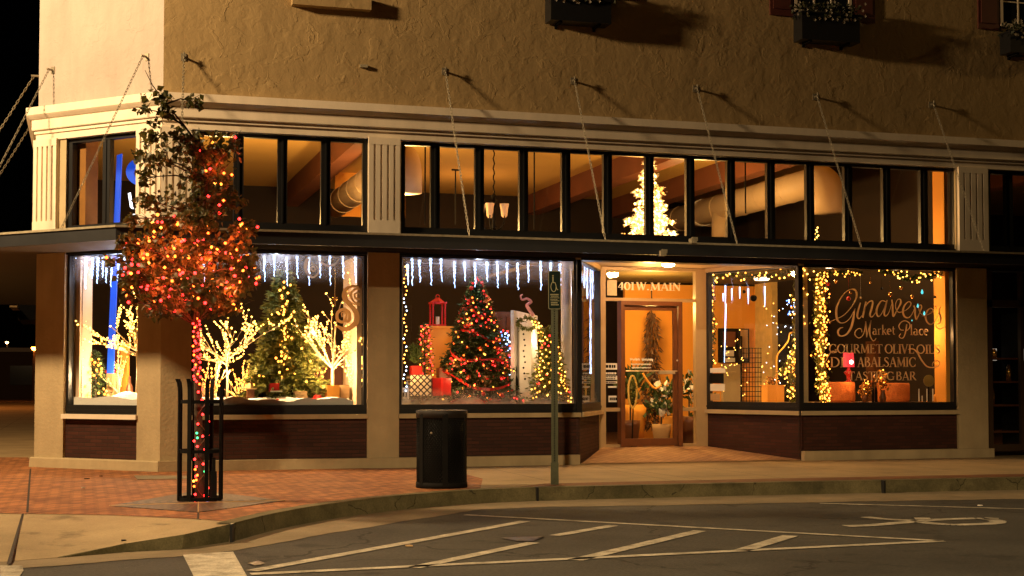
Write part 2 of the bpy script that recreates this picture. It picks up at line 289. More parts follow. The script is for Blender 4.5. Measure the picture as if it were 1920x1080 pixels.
# ------------------------------------------------------------------ mesh builder
class MB:
    def __init__(s): s.v = []; s.f = []
    def add(s, vs, fs):
        b = len(s.v); s.v += [Vector(v) for v in vs]; s.f += [tuple(i+b for i in f) for f in fs]; return s
    def box(s, fr, u0, u1, v0, v1, z0, z1):
        vs = [fr(u, v, z) for z in (z0, z1) for v in (v0, v1) for u in (u0, u1)]
        return s.add(vs, [(0, 1, 3, 2), (4, 6, 7, 5), (0, 4, 5, 1), (2, 3, 7, 6), (0, 2, 6, 4), (1, 5, 7, 3)])
    def cube(s, c, sx, sy, sz, rz=0):
        f = Fr((c[0], c[1]), (math.cos(rz), math.sin(rz)), (math.sin(rz), -math.cos(rz)))
        return s.box(f, -sx/2, sx/2, -sy/2, sy/2, c[2], c[2]+sz)
    def prism(s, pts, z0, z1):
        n = len(pts)
        vs = [Vector((p[0], p[1], z0)) for p in pts]+[Vector((p[0], p[1], z1)) for p in pts]
        return s.add(vs, [tuple(range(n))[::-1], tuple(range(n, 2*n))]+[(i, (i+1) % n, n+(i+1) % n, n+i) for i in range(n)])
    def poly(s, pts): return s.add(pts, [tuple(range(len(pts)))])
    def rect(s, fr, u0, u1, z0, z1, v): return s.poly([fr(u0, v, z0), fr(u1, v, z0), fr(u1, v, z1), fr(u0, v, z1)])
    def tube(s, pts, r, n=6, caps=True):
        pts = [Vector(p) for p in pts]
        if not isinstance(r, (list, tuple)): r = [r]*len(pts)
        b = len(s.v); up = Vector((0, 0, 1))
        d0 = (pts[1]-pts[0]).normalized()
        a = d0.cross(up) if abs(d0.z) < .9 else d0.cross(Vector((1, 0, 0)))
        a.normalize()
        for i, p in enumerate(pts):
            d = (pts[min(i+1, len(pts)-1)]-pts[max(i-1, 0)])
            if d.length < 1e-9: d = d0.copy()
            d.normalize(); a = a-d*a.dot(d)
            if a.length < 1e-6: a = d.orthogonal()
            a.normalize(); c = d.cross(a)
            for k in range(n):
                t = 2*math.pi*k/n; s.v.append(p+(a*math.cos(t)+c*math.sin(t))*r[i])
        for i in range(len(pts)-1):
            for k in range(n):
                s.f.append((b+i*n+k, b+i*n+(k+1) % n, b+(i+1)*n+(k+1) % n, b+(i+1)*n+k))
        if caps: s.f.append(tuple(b+k for k in range(n))[::-1]); s.f.append(tuple(b+(len(pts)-1)*n+k for k in range(n)))
        return s
    def lathe(s, c, prof, n=16, closed=True):
        "profile of (radius, z) round a vertical axis at c"
        b = len(s.v); c = Vector(c)
        for r, z in prof:
            for k in range(n):
                t = 2*math.pi*k/n; s.v.append(c+Vector((r*math.cos(t), r*math.sin(t), z)))
        for i in range(len(prof)-1):
            for k in range(n):
                s.f.append((b+i*n+k, b+i*n+(k+1) % n, b+(i+1)*n+(k+1) % n, b+(i+1)*n+k))
        if closed: s.f.append(tuple(b+k for k in range(n))[::-1]); s.f.append(tuple(b+(len(prof)-1)*n+k for k in range(n)))
        return s
    def ball(s, c, r, n=8, m=5, sq=1):
        return s.lathe((c[0], c[1], c[2]), [(max(r*math.sin(math.pi*i/m), r*.02), -r*sq*math.cos(math.pi*i/m)) for i in range(m+1)], n)
    def octa(s, c, r):
        c = Vector(c); vs = [c+Vector(d)*r for d in ((1, 0, 0), (0, 1, 0), (-1, 0, 0), (0, -1, 0), (0, 0, 1), (0, 0, -1))]
        return s.add(vs, [(0, 1, 4), (1, 2, 4), (2, 3, 4), (3, 0, 4), (1, 0, 5), (2, 1, 5), (3, 2, 5), (0, 3, 5)])
    def ribbon(s, fr, pts, wds, v, th=.003):
        "flat stroke on a wall plane; pts are (u, z)"
        n = len(pts); L = []; Rr = []
        for i, p in enumerate(pts):
            q0 = pts[max(i-1, 0)]; q1 = pts[min(i+1, n-1)]
            dx, dz = q1[0]-q0[0], q1[1]-q0[1]; h = math.hypot(dx, dz) or 1
            wd = wds[i] if isinstance(wds, (list, tuple)) else wds
            ox, oz = -dz/h*wd/2, dx/h*wd/2
            L.append((p[0]+ox, p[1]+oz)); Rr.append((p[0]-ox, p[1]-oz))
        b = len(s.v)
        for l_, r_ in zip(L, Rr):
            for q, vv in ((l_, v), (r_, v), (l_, v+th), (r_, v+th)): s.v.append(fr(q[0], vv, q[1]))
        for i in range(n-1):
            a = b+4*i; c = a+4
            s.f += [(a, a+1, c+1, c), (a+2, c+2, c+3, a+3), (a, c, c+2, a+2), (a+1, a+3, c+3, c+1)]
        s.f += [(b, b+2, b+3, b+1), (b+4*n-4, b+4*n-3, b+4*n-1, b+4*n-2)]
        return s
ORG = {}
def wpos(p):
    o = Vector((0, 0, 0))
    while p is not None: o = o+Vector(p.location); p = p.parent
    return o
def part(name, mb, mat, parent=None, smooth=False, label=None, kind=None, loc=None):
    org = wpos(parent) if parent is not None else Vector((0, 0, 0))
    me = bpy.data.meshes.new(name)
    off = org+(Vector(loc) if loc is not None else Vector((0, 0, 0)))
    me.from_pydata([v-off for v in mb.v], [], mb.f); me.materials.append(mat)
    if smooth: me.polygons.foreach_set('use_smooth', [True]*len(me.polygons))
    me.update()
    o = bpy.data.objects.new(name, me); COL.objects.link(o)
    if loc is not None: o.location = loc
    if parent is not None: o.parent = parent
    if label: o['label'] = label
    if kind: o['kind'] = kind
    return o
def thing(name, label, cat, loc=(0, 0, 0), group=None, kind=None):
    o = bpy.data.objects.new(name, None); COL.objects.link(o); o.location = loc; o.empty_display_size = .1
    o['label'] = label; o['category'] = cat
    if group: o['group'] = group
    if kind: o['kind'] = kind
    return o
def tag(o, label, cat, group=None, kind=None):
    o['label'] = label; o['category'] = cat
    if group: o['group'] = group
    if kind: o['kind'] = kind
    return o
def solo(name, mb, mat, label, cat, base, group=None, smooth=False):
    return tag(part(name, mb, mat, None, smooth, loc=base), label, cat, group)
def struct(name, mb, mat, smooth=False): return part(name, mb, mat, None, smooth, kind='structure')
_bm = {}
def bulbs(parent, pts, mat, r=.014, limit=100, name='bulb'):
    "each bulb its own part up to the limit; what is left goes into one mesh"
    if not pts: return
    key = (mat.name, r)
    if key not in _bm:
        me = bpy.data.meshes.new(name); q = MB().ball((0, 0, 0), r, 6, 4); me.from_pydata(q.v, [], q.f); me.materials.append(mat); _bm[key] = me
    org = wpos(parent)
    pts = sorted(pts, key=lambda p: (Vector(p)-CAM).length)
    for p in pts[:limit]:
        o = bpy.data.objects.new(name, _bm[key]); o.location = Vector(p)-org; o.parent = parent; COL.objects.link(o)
    if pts[limit:]:
        mb = MB()
        for p in pts[limit:]: mb.octa(p, r*1.1)
        part(name+'_mass', mb, mat, parent, kind='stuff')
def catmull(P, n=6):
    out = []; Q = [P[0]]+list(P)+[P[-1]]
    for i in range(1, len(Q)-2):
        for k in range(n):
            t = k/n; a, b, c, d = Q[i-1], Q[i], Q[i+1], Q[i+2]
            out.append(tuple(.5*(2*b[j]+(c[j]-a[j])*t+(2*a[j]-5*b[j]+4*c[j]-d[j])*t*t+(3*b[j]-a[j]-3*c[j]+d[j])*t**3) for j in range(len(b))))
    out.append(tuple(P[-1])); return out
#PART2
# ------------------------------------------------------------------ ground
RZ = -.15
struct('road', MB().poly([(-300, -120, RZ), (300, -120, RZ), (300, 500, RZ), (-300, 500, RZ)]), X['asphalt'])
KP = [(70, -4.6), (14, -4.55), (10.2, -4.45), (7, -4.3), (4.6, -4.26), (3.9, -4.27), (3.2, -4.42), (2.55, -4.75), (1.9, -5.22), (1.25, -5.88), (.7, -6.62)]
e0 = gp(433, 983); KP.append((e0.x, e0.y))
T_ = [gp(433, 983), gp(380, 975), gp(200, 967), gp(0, 964), gp(-500, 960)]
Bt = [gp(433, 983), gp(345, 1003, -.035), gp(235, 1020, -.085), gp(110, 1045, -.143), gp(-60, 1058, -.146), gp(-700, 1075, -.146)]
KD = [(70, -4.6)]+[q[:2] for q in catmull([tuple(p) for p in KP[1:]], 5)]
slab = [(70, -4.48)]+[(p[0]+n_[1]*.0, p[1]) for p, n_ in zip(KD[1:], KD[1:])]+[(p.x, p.y) for p in T_[1:]]+[(-9, -5), (-9, 300), (-1.7, 300), (-1.7, 14), (70, 14)]
def offs(path, d):
    out = []
    for i, p in enumerate(path):
        a = Vector(path[max(i-1, 0)][:2]); b = Vector(path[min(i+1, len(path)-1)][:2]); t = (b-a).normalized()
        out.append((p[0]+t.y*d, p[1]-t.x*d))
    return out
slab = offs(KD, .10)[:-1]+[(T_[0].x, T_[0].y)]+[(p.x, p.y) for p in T_[1:]]+[(-9, -5), (-9, 300), (-1.7, 300), (-1.7, 14), (70, 14)]
struct('pavement', MB().prism(slab, RZ-.1, 0), X['walk'])
rm = MB()
tt = [T_[0], T_[1], T_[2], T_[2].lerp(T_[3], .5), T_[3], T_[4]]
for i in range(5): rm.poly([tt[i], Bt[i], Bt[i+1], tt[i+1]] if i else [tt[0], Bt[1], tt[1]])
for i in range(5): rm.poly([Bt[i], Bt[i+1], Vector((Bt[i+1].x, Bt[i+1].y, RZ-.02)), Vector((Bt[i].x, Bt[i].y, RZ-.02))])
struct('kerb_ramp', rm, X['conc'])
def offs(path, d):
    out = []
    for i, p in enumerate(path):
        a = Vector(path[max(i-1, 0)][:2]); b = Vector(path[min(i+1, len(path)-1)][:2]); t = (b-a).normalized()
        out.append((p[0]+t.y*d, p[1]-t.x*d))
    return out
def dense(path, n=6): return [q[:2] for q in catmull([tuple(p) for p in path], n)]
KD = [(70, -4.6)]+dense(KP[1:], 5)
inn = offs(KD, .15); LO = offs(KD, -.025)
km = MB()
for i in range(len(KD)-1):
    (ax, ay), (bx, by), (cx, cy_), (dx, dy) = KD[i], KD[i+1], inn[i+1], inn[i]
    lo = [LO[i], LO[i+1]]
    km.poly([(ax, ay, -.012), (bx, by, -.012), (bx, by, .006), (ax, ay, .006)])
    km.poly([(ax, ay, .006), (bx, by, .006), (cx, cy_, .006), (dx, dy, .006)])
    km.poly([(lo[0][0], lo[0][1], RZ), (lo[1][0], lo[1][1], RZ), (bx, by, -.012), (ax, ay, -.012)])
# taper down to the ramp
for i in range(3):
    a, b = Bt[i], Bt[i+1]
    da = Vector((-.02, -.03, 0))
    km.poly([a+Vector((0, 0, .004)), b+Vector((0, 0, .004)), Vector((b.x, b.y, RZ))+da, Vector((a.x, a.y, RZ))+da])
struct('kerb', km, X['kerb'])
jm = MB()
for k in ((1005, 915), (433, 984), (1655, 902)):
    p = gp(*k); jm.cube((p.x+.01, p.y, -.148), .022, .07, .158, R(-20) if k[0] < 900 else 0)
struct('kerb_joint', jm, X['black'])
go = [gp(-200, 1074, RZ), gp(43, 1066, RZ), gp(343, 1043, RZ), gp(437, 1034, RZ), gp(600, 1004, RZ), gp(783, 974, RZ), gp(900, 956, RZ), gp(1030, 951, RZ), gp(1240, 948, RZ), gp(1600, 941, RZ), gp(1920, 936, RZ), Vector((40, -5.3, RZ))]
gi = [Vector((p.x, p.y, RZ)) for p in reversed(Bt[1:5])]+[Vector((p[0], p[1], RZ)) for p in reversed(KD[:-1])]
# strip: sample both borders evenly along X
def yat(path, x):
    for a, b in zip(path, path[1:]):
        if min(a[0], b[0])-1e-9 <= x <= max(a[0], b[0])+1e-9 and abs(b[0]-a[0]) > 1e-9: return a[1]+(b[1]-a[1])*(x-a[0])/(b[0]-a[0])
    return None
gm = MB(); prev = None
for k in range(400):
    x = -2.6+k*.1
    yi, yo = yat(gi, x), yat(go, x)
    if yi is None or yo is None: continue
    cur = (Vector((x, min(yi+.1, yo+9), RZ+.004)), Vector((x, yo+.02*math.sin(x*7)+.012*math.sin(x*23), RZ+.004)))
    if prev: gm.poly([prev[0], prev[1], cur[1], cur[0]])
    prev = cur
struct('gutter', gm, X['gutter'])
pv = [gp(-500, 856), gp(52, 858), Vector((-1.6, 1.6, 0)), Vector((0, .1, 0)), Vector((2.4, .1, 0)), gp(838, 880), gp(905, 898), Vector((3.35, -4.2, 0)), Vector((2.95, -4.38, 0)), Vector((2.5, -4.6, 0)), Vector((1.95, -5.0, 0)), Vector((1.3, -5.68, 0)), Vector((.8, -6.3, 0)), gp(452, 972), gp(427, 978), gp(380, 974), gp(200, 966), gp(0, 963), gp(-500, 959)]
struct('brick_paving', MB().poly([Vector((p.x, p.y, .004)) for p in pv]), X['paver'])
bs = [(x, -4.02 if x > 3.9 else -4.08, .004) for x in (3.85, 6, 10, 14, 60)]; 
X['paver2'] = brick('border_paver_brick', Fr((0, 0), (1, 0), (0, -1)), (.20, .08, .035), (.14, .055, .022), (.09, .05, .03), .2, .1, .007, .8, True, .35)
struct('brick_border', MB().poly([(3.85, -4.08, .004), (7, -4.12, .004), (14, -4.35, .004), (60, -4.4, .004), (60, -3.9, .004), (14, -3.85, .004), (7, -3.66, .004), (4.3, -3.66, .004)]), X['paver2'])
ln = MB()
def seam(a, b, wd=.02, z=.006):
    a, b = gp(*a), gp(*b); t = (b-a).normalized()*wd/2; q = Vector((-t.y, t.x, 0))
    ln.poly([(p.x, p.y, z) for p in (a-q, b-q, b+q, a+q)])
seam((57, 880), (51, 962), .022); seam((372, 958), (371, 974), .02); seam((840, 883), (1090, 873), .012); seam((1090, 868), (1330, 903), .012); seam((1500, 866), (1920, 866), .012)
struct('pavement_joint', ln, X['dark'])
sm_ = MB(); a, b, c, d = tt[4], gp(15, 1056, -.14), gp(24, 1057, -.14), gp(44, 966)
sm_.poly([gp(41, 964)+Vector((0, 0, .006)), gp(12, 1058, -.135), gp(20, 1058, -.135), gp(45, 964)+Vector((0, 0, .006))])
struct('ramp_joint', sm_, X['dark'])
# painted hatch beside the accessible bay
pm_ = MB(); PZ = RZ+.006
def pline(a, b, wd=.1, z=PZ):
    a, b = gp(a[0], a[1], z), gp(b[0], b[1], z); t = (b-a).normalized(); q = Vector((-t.y, t.x, 0))*wd/2
    n = max(2, int((b-a).length/.12)); L = []
    for i in range(n+1):
        p = a.lerp(b, i/n); j = random.uniform(-.006, .006); L.append((p-q*(1+j*5), p+q*(1+j*7)))
    for i in range(n): pm_.poly([L[i][0], L[i+1][0], L[i+1][1], L[i][1]])
pline((872, 965), (1768, 1014), .09); pline((470, 1076), (1768, 1014), .11)
pline((985, 977), (472, 1070), .12); pline((1150, 985), (1040, 1004), .12); pline((1000, 1017), (775, 1064), .12); pline((1312, 995), (1078, 1050), .13); pline((1482, 1004), (1390, 1032), .14)
pline((1537, 943.5), (1920, 954), .08); pline((1920, 954), (2600, 975), .08)
pm_.poly([gp(343, 1040, PZ), gp(437, 1034, PZ), gp(463, 1080, PZ), gp(480, 1100, PZ), gp(366, 1100, PZ), gp(362, 1078, PZ)])
pm_.poly([gp(0, 1060, PZ), gp(42, 1060, PZ), gp(44, 1070, PZ), gp(30, 1090, PZ), gp(0, 1090, PZ)])
# wheelchair symbol, worn
def pstroke(P, wd):
    P = catmull(P, 5); 
    pts = [gp(x, y, PZ) for x, y in P]
    for i in range(len(pts)-1):
        d = (pts[i+1]-pts[i]); q = Vector((-d.y, d.x, 0)).normalized()*wd/2
        pm_.poly([pts[i]-q, pts[i+1]-q, pts[i+1]+q, pts[i]+q])
pstroke([(1585, 986), (1640, 984), (1720, 977), (1760, 974), (1830, 972), (1868, 976), (1862, 981), (1800, 983.5), (1760, 982), (1720, 978)], .16)
pstroke([(1622, 969), (1660, 973), (1720, 976)], .14)
pstroke([(1715, 972), (1745, 972.5)], .2)
pstroke([(1845, 972), (1872, 973)], .22)
struct('road_marking', pm_, X['paint'])
struct('road_patch', MB().poly([gp(938, 1008, PZ+.003), gp(968, 1014, PZ+.003), gp(1000, 1014, PZ+.003), gp(1022, 1005, PZ+.003), gp(980, 1006, PZ+.003)]).poly([gp(463, 1056, PZ+.003), gp(478, 1060, PZ+.003), gp(498, 1056, PZ+.003), gp(485, 1051, PZ+.003)]), X['black'])

# ------------------------------------------------------------------ the corner shop
bld = thing('corner_shop', 'two storey stucco corner shop with lit holiday display windows under a chain hung canopy', 'shop building', (0, 0, 0))
XE, YE = 26, 16
def stations(v): return [Vector((XE, -v, 0)), Vector((-.4142*v, -v, 0)), Vector((-CL*S2-v, CL*S2-.4142*v, 0)), Vector((-CL*S2-v, YE, 0))]
def sweep(prof, mb=None, lo=0, hi=4):
    mb = mb or MB(); b = len(mb.v); n = len(prof)
    st = [stations(v)[lo:hi] for v, z in prof]; m = len(st[0])
    for k in range(m):
        for i, (v, z) in enumerate(prof): mb.v.append(st[i][k]+Vector((0, 0, z)))
    for k in range(m-1):
        for i in range(n): mb.f.append((b+k*n+i, b+k*n+(i+1) % n, b+(k+1)*n+(i+1) % n, b+(k+1)*n+i))
    mb.f.append(tuple(b+i for i in range(n))); mb.f.append(tuple(b+(m-1)*n+i for i in range(n)))
    return mb
# upper storey
part('wall', sweep([(0, 5.1), (0, 9.2), (-.3, 9.2), (-.3, 5.1)], None, 0, 2), X['stucco'], bld, label='tan trowelled stucco wall over the shop front')
part('wall', MB().prism([(0, 0), (-CL*S2, CL*S2), (-CL*S2+.3, CL*S2+.12), (.12, .3)], 5.1, 9.2), X['stucco_lit'], bld, label='paler stucco wall over the cut corner, coloured as lit')
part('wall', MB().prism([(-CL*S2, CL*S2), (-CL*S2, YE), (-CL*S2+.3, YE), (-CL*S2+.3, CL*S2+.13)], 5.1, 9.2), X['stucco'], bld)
part('cornice', sweep([(-.2, 5.16), (.17, 5.16), (.17, 5.05), (.15, 5.03), (.115, 5.0), (.09, 4.985), (.09, 4.85), (.085, 4.84), (.055, 4.835), (.055, 4.79), (.03, 4.785), (.03, 4.69), (-.2, 4.69)]), X['cream'], bld)
part('header', sweep([(-.3, 3.03), (-.02, 3.03), (-.02, 3.37), (-.3, 3.37)]), X['black'], bld)
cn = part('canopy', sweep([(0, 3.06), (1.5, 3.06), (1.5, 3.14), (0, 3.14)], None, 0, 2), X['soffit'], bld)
part('canopy', sweep([(0, 3.06), (1.5, 3.06), (1.5, 3.14), (0, 3.14)], None, 1, 4), X['soffit_lit'], bld)
part('fascia', sweep([(1.5, 2.99), (1.54, 2.99), (1.54, 3.15), (1.5, 3.15)]), X['fascia'], cn)
part('lip', sweep([(1.45, 3.15), (1.56, 3.15), (1.56, 3.178), (1.45, 3.178)]), X['lip'], cn)
part('plinth', sweep([(-.2, 0.0), (.07, 0.0), (.06, .13), (.045, .145), (-.2, .145)], None, 1, 3), X['pillar'], bld)
part('plinth', MB().box(M, -.028, 6.02, -.2, .066, 0.0, .143), X['pillar'], bld)
part('plinth', MB().box(M, 9.70, 13.12, -.2, .066, 0.0, .143), X['pillar'], bld)
# piers
def P2(v): return (v.x, v.y)
piers = [[P2(M(0, 0, 0)), P2(M(.41, 0, 0)), P2(M(.41, -.35, 0)), P2(M(.12, -.35, 0)), P2(C(.42, -.35, 0)), P2(C(.42, 0, 0))],
         [P2(C(1.80, 0, 0)), P2(C(1.80, -.35, 0)), (-1.32, 2.2), (-CL*S2, 2.2), (-CL*S2, CL*S2)],
         [(2.85, 0), (3.31, 0), (3.31, .35), (2.85, .35)], [(12.50, 0), (13.06, 0), (13.06, .35), (12.50, .35)]]
for p in piers: part('pier', MB().prism(p, .0, 4.7), X['pillar'], bld)
part('wall', MB().box(B, .4, YE-2, -.3, 0, 0, 4.7), X['stucco'], bld)
def pilaster(fr, u0, u1, z0=3.30, z1=4.70):
    mb = MB().box(fr, u0, u1, 0, .034, z0, z1)
    mb.box(fr, u0-.004, u1+.004, .034, .07, z0, z0+.22); mb.box(fr, u0-.004, u1+.004, .034, .07, z1-.10, z1)
    n = 5; wd = (u1-u0); fl = .032
    rw = (wd-4*fl)/5
    for i in range(n): mb.box(fr, u0+i*(rw+fl), u0+i*(rw+fl)+rw, .034, .067, z0+.22, z1-.10)
    part('pilaster', mb, X['cream'], bld)
pilaster(M, -.02, .385); pilaster(M, 2.85, 3.30); pilaster(M, 12.52, 13.06); pilaster(C, -.02, .42); pilaster(C, 1.93, 2.38)

# transom windows
def transom(fr, edges, z0=3.36, z1=4.68, v=-.1, fw=.07, lab=None):
    "edges: left frame edge, mullion centres, right frame edge"
    mb = MB(); a, b = edges[0], edges[-1]; mw = .135
    mb.box(fr, a, b, v-.04, v+.05, z0, z0+.085); mb.box(fr, a, b, v-.04, v+.05, z1-.05, z1)
    mb.box(fr, a, a+fw, v-.04, v+.05, z0+.085, z1-.05); mb.box(fr, b-fw, b, v-.04, v+.05, z0+.085, z1-.05)
    xs = [a+fw]
    for c in edges[1:-1]:
        mb.box(fr, c-mw/2, c+mw/2, v-.04, v+.042, z0+.085, z1-.05); mb.box(fr, c-.012, c+.012, v+.042, v+.058, z0+.085, z1-.05); xs += [c-mw/2, c+mw/2]
    xs.append(b-fw)
    wdw = part('transom_window', mb, X['black'], bld, label=lab)
    for i in range(0, len(xs), 2):
        part('pane', MB().rect(fr, xs[i], xs[i+1], z0+.085, z1-.05, v), X['glass'], wdw)
    for a_ in (a-.04, b): part('jamb', MB().box(fr, a_, a_+.04, v-.1, -.004, z0-.06, z1+.02), X['cream'], wdw)
    return wdw
uc = lambda x, y=330: uz(C, x, y, -.1)[0]
um = lambda x, y=330: uz(M, x, y, -.1)[0]
transom(C, [.42, uc(203), 1.80], lab='two light transom window over the cut corner')
transom(M, [.43, um(447), um(529), um(610), um(688)])
transom(M, [3.33]+[um(x, 350) for x in (815, 898, 980.7, 1060, 1138, 1216.4, 1292.6, 1368.8, 1443.5, 1517, 1588, 1660, 1730)]+[um(1791, 370)])
transom(M, [13.12, um(1890, 390), um(1965, 390), um(2040, 390), 15.8])

# shop windows
XB = {}
def shop_window(fr, a, b, zg0=.895, zg1=3.03, lab=None, sill=True, z_lo=.143, zlo2=None, v=-.1):
    mb = MB(); fw = .045
    mb.box(fr, a, b, v-.05, v+.05, .765, zg0); mb.box(fr, a, b, v-.035, v+.062, .80, .835)
    mb.box(fr, a, a+fw, v-.05, v+.05, zg0, zg1); mb.box(fr, b-fw, b, v-.05, v+.05, zg0, zg1); mb.box(fr, a+fw, b-fw, v-.05, v+.05, zg1-.02, zg1+.005)
    wdw = part('shop_window', mb, X['black'], bld, label=lab)
    part('pane', MB().rect(fr, a+fw, b-fw, zg0, zg1-.02, v), X['glass'], wdw)
    part('sill', MB().box(fr, a-.01, b+.01, v-.06, .035, .70, .765), X['cream'] if fr is C else X['pillar'], wdw)  # darker colour on sills away from the corner stands for canopy shade
    key = 'brick_%.2f' % fr.d.x
    if key not in XB: XB[key] = brick('dark_red_brick', fr, (.066, .021, .013), (.040, .013, .009), (.028, .015, .010), .22, .052, .005, .65, False, .25)
    part('brick_panel', MB().box(fr, a-.01, b+.01, -.35, -.045, 0.0, .70), XB[key], bld)
    return wdw
W1 = shop_window(C, .42, 1.80, lab='corner shop window with icicle lights and snow')
W2 = shop_window(M, .41, 2.85, lab='shop window with painted scroll and twig trees')
W3 = shop_window(M, 3.31, 6.04, lab='shop window with red ribboned tree')
W4 = shop_window(M, 9.69, 12.50, lab='shop window with painted shop name')
YD = 1.82
D = Fr((0, YD), (1, 0), (0, -1))
XL = uz(D, 1129, 700)[0]; XR = uz(D, 1319, 700)[0]; ZD = uz(D, 1220, 837)[1]
print('recess', XL, XR, ZD)
LF = Fr((6.06, 0), (XL-6.06, YD), (YD, -(XL-6.06))); LLEN = math.hypot(XL-6.06, YD)
RF = Fr((9.67, 0), (XR-9.67, YD), (-YD, XR-9.67)); RLEN = math.hypot(XR-9.67, YD)
W5 = shop_window(LF, .02, LLEN-.06, lab='narrow slanted window beside the door', v=-.06)
W6 = shop_window(RF, .02, RLEN-.06, lab='wide slanted window with garland beside the door', v=-.06)
part('corner_post', MB().box(M, 6.0, 6.075, -.12, .0, .70, 3.03), X['black'], bld)
part('corner_post', MB().box(M, 9.655, 9.73, -.12, .0, .70, 3.03), X['black'], bld)
# recess floor, ceiling, header
part('recess_floor', MB().poly([(6.06, -.02, .012), (9.67, -.02, .012), (XR, YD, ZD), (XL, YD, ZD)]), brick('entry_paver_brick', Fr((0, 0), (S2, S2), (S2, -S2)), (.42, .25, .13), (.30, .17, .09), (.18, .11, .06), .22, .11, .006, .75, True, .2), bld)
part('recess_ceiling', MB().poly([(6.0, .02, 3.10), (9.75, .02, 3.10), (XR+.05, YD+.1, 3.10), (XL-.05, YD+.1, 3.10)]), plain('entry_ceiling_paint', (.60, .40, .22), .6), bld)
for fr, L_ in ((LF, LLEN), (RF, RLEN)): part('header', MB().box(fr, -.02, L_+.02, -.16, .0, 3.035, 3.10), X['doorframe'], bld)
# door wall
q = lambda x, y: uz(D, x, y)
z_t0 = q(1220, 562)[1]; z_t1 = q(1220, 508)[1]
us = [q(x, 700)[0] for x in (1129, 1134, 1162, 1171, 1262, 1276, 1303, 1319)]
fm = MB()
fm.box(D, us[0]-.05, us[1], -.07, .05, ZD-.02, 3.09); fm.box(D, us[6], us[7]+.05, -.07, .05, ZD-.02, 3.09)
fm.box(D, us[1], us[6], -.05, .045, z_t1, 3.09); fm.box(D, us[1], us[6], -.05, .045, z_t0-.03, z_t0+.02)
zr = q(1148, 768)[1]
fm.box(D, us[1], us[2]-.01, -.05, .04, zr-.03, zr+.03); fm.box(D, us[5], us[6], -.05, .04, zr-.03, zr+.03)
fm.box(D, us[1], us[2]-.01, -.05, .04, ZD-.01, ZD+.04); fm.box(D, us[5], us[6], -.05, .04, ZD-.01, ZD+.04)
dw = part('entrance_frame', fm, X['doorframe'], bld)
part('transom_pane', MB().rect(D, us[1], us[6], z_t0+.02, z_t1, 0), X['glass'], dw)
for a, b in ((us[1], us[2]-.01), (us[5], us[6])):
    part('sidelight_pane', MB().rect(D, a, b, ZD+.04, zr-.03, 0), X['glass'], dw); part('sidelight_pane', MB().rect(D, a, b, zr+.03, z_t0-.03, 0), X['glass'], dw)
z_f = z_t0-.03
part('door_frame', MB().box(D, us[2]-.01, us[2]+.05, -.08, .09, ZD, z_f).box(D, us[5]-.065, us[5], -.08, .09, ZD, z_f).box(D, us[2]+.05, us[5]-.065, -.08, .09, z_f-.07, z_f), X['wood'], bld)
zg0, zg1 = q(1220, 822)[1], q(1220, 582)[1]
a0, a1 = us[2]+.055, us[5]-.07
dl = MB().box(D, a0, us[3], -.03, .03, ZD+.01, z_f-.075).box(D, us[4], a1, -.03, .03, ZD+.01, z_f-.075).box(D, us[3], us[4], -.03, .03, ZD+.01, zg0).box(D, us[3], us[4], -.03, .03, zg1, z_f-.075)
door = part('door', dl, X['wood'], bld, label='red brown glazed shop door')
part('door_pane', MB().rect(D, us[3], us[4], zg0, zg1, 0), X['glass'], door)
hz = q(1240, 698)[1]
hb = MB().box(D, q(1232, 698)[0], q(1262, 698)[0], .045, .09, hz-.03, hz+.03).tube([D(us[3], .06, hz+.02), D(us[4]+.05, .06, hz+.02)], .012, 6)
part('handle', hb, plain('brushed_metal', (.75, .62, .42), .3, .5), door)
part('hinge', MB().ball(D(q(1268, 676)[0], .04, q(1268, 676)[1]), .016), X['white'], door)
# recess downlights
dpos = (7.72, .6, 3.09)
dn = part('downlight', MB().lathe((dpos[0], dpos[1], 2.99), [(.10, .11), (.10, .07), (.085, .04), (.05, .025)], 20), X['lit2'], bld)

# canopy hardware
for x, y in ((1300, 452), (1243, 475)):
    u, z = uz(M, x, y, 1.55); part('canopy_bracket', MB().box(M, u-.05, u+.03, 1.5, 1.6, z-.035, z+.035).box(M, u-.02, u+.06, 1.53, 1.57, z, z+.055), X['lip'], cn)
# chains from wall anchors to the canopy lip
def chain(a, b):
    a, b = Vector(a), Vector(b); L_ = (b-a).length; n = int(L_/.052); d = (b-a)/n; mb = MB()
    side = d.cross(Vector((0, 0, 1))).normalized(); up = side.cross(d).normalized()
    for i in range(n):
        p = a+d*i; q_ = a+d*(i+1.25); s = (side if i % 2 else up)*.0105
        mb.tube([p+s, p.lerp(q_, .5)+s*1.15, q_+s], .0042, 4, False); mb.tube([p-s, p.lerp(q_, .5)-s*1.15, q_-s], .0042, 4, False)
        mb.tube([p+s, p-s], .0052, 4, False)
    mb.tube([a, a+(b-a).normalized()*.0+Vector((0, 0, .0))+(b-a)*.001], .02, 5)
    c = part('chain', mb, X['chain'], bld)
    return c
for (x, y), (xb, yb) in (((345, 105), (335, 430)), ((835, 132), (880, 440)), ((1077, 150), (1135, 447)), ((1307, 165), (1382, 458)), ((1532, 180), (1615, 468)), ((1750, 195), (1845, 476))):
    u, z = uz(M, x, y, .08); ub, zb = uz(M, xb, yb, 1.5)
    c = chain(M(u, .08, z), M(ub, 1.5, 3.19))
    part('wall_anchor', MB().tube([M(u, -.02, z), M(u, .12, z)], .016, 6).tube([M(u, .1, z-.04), M(u, .1, z+.05)], .012, 5).box(M, u-.035, u+.035, 0, .012, z-.05, z+.05), X['chain'], c)
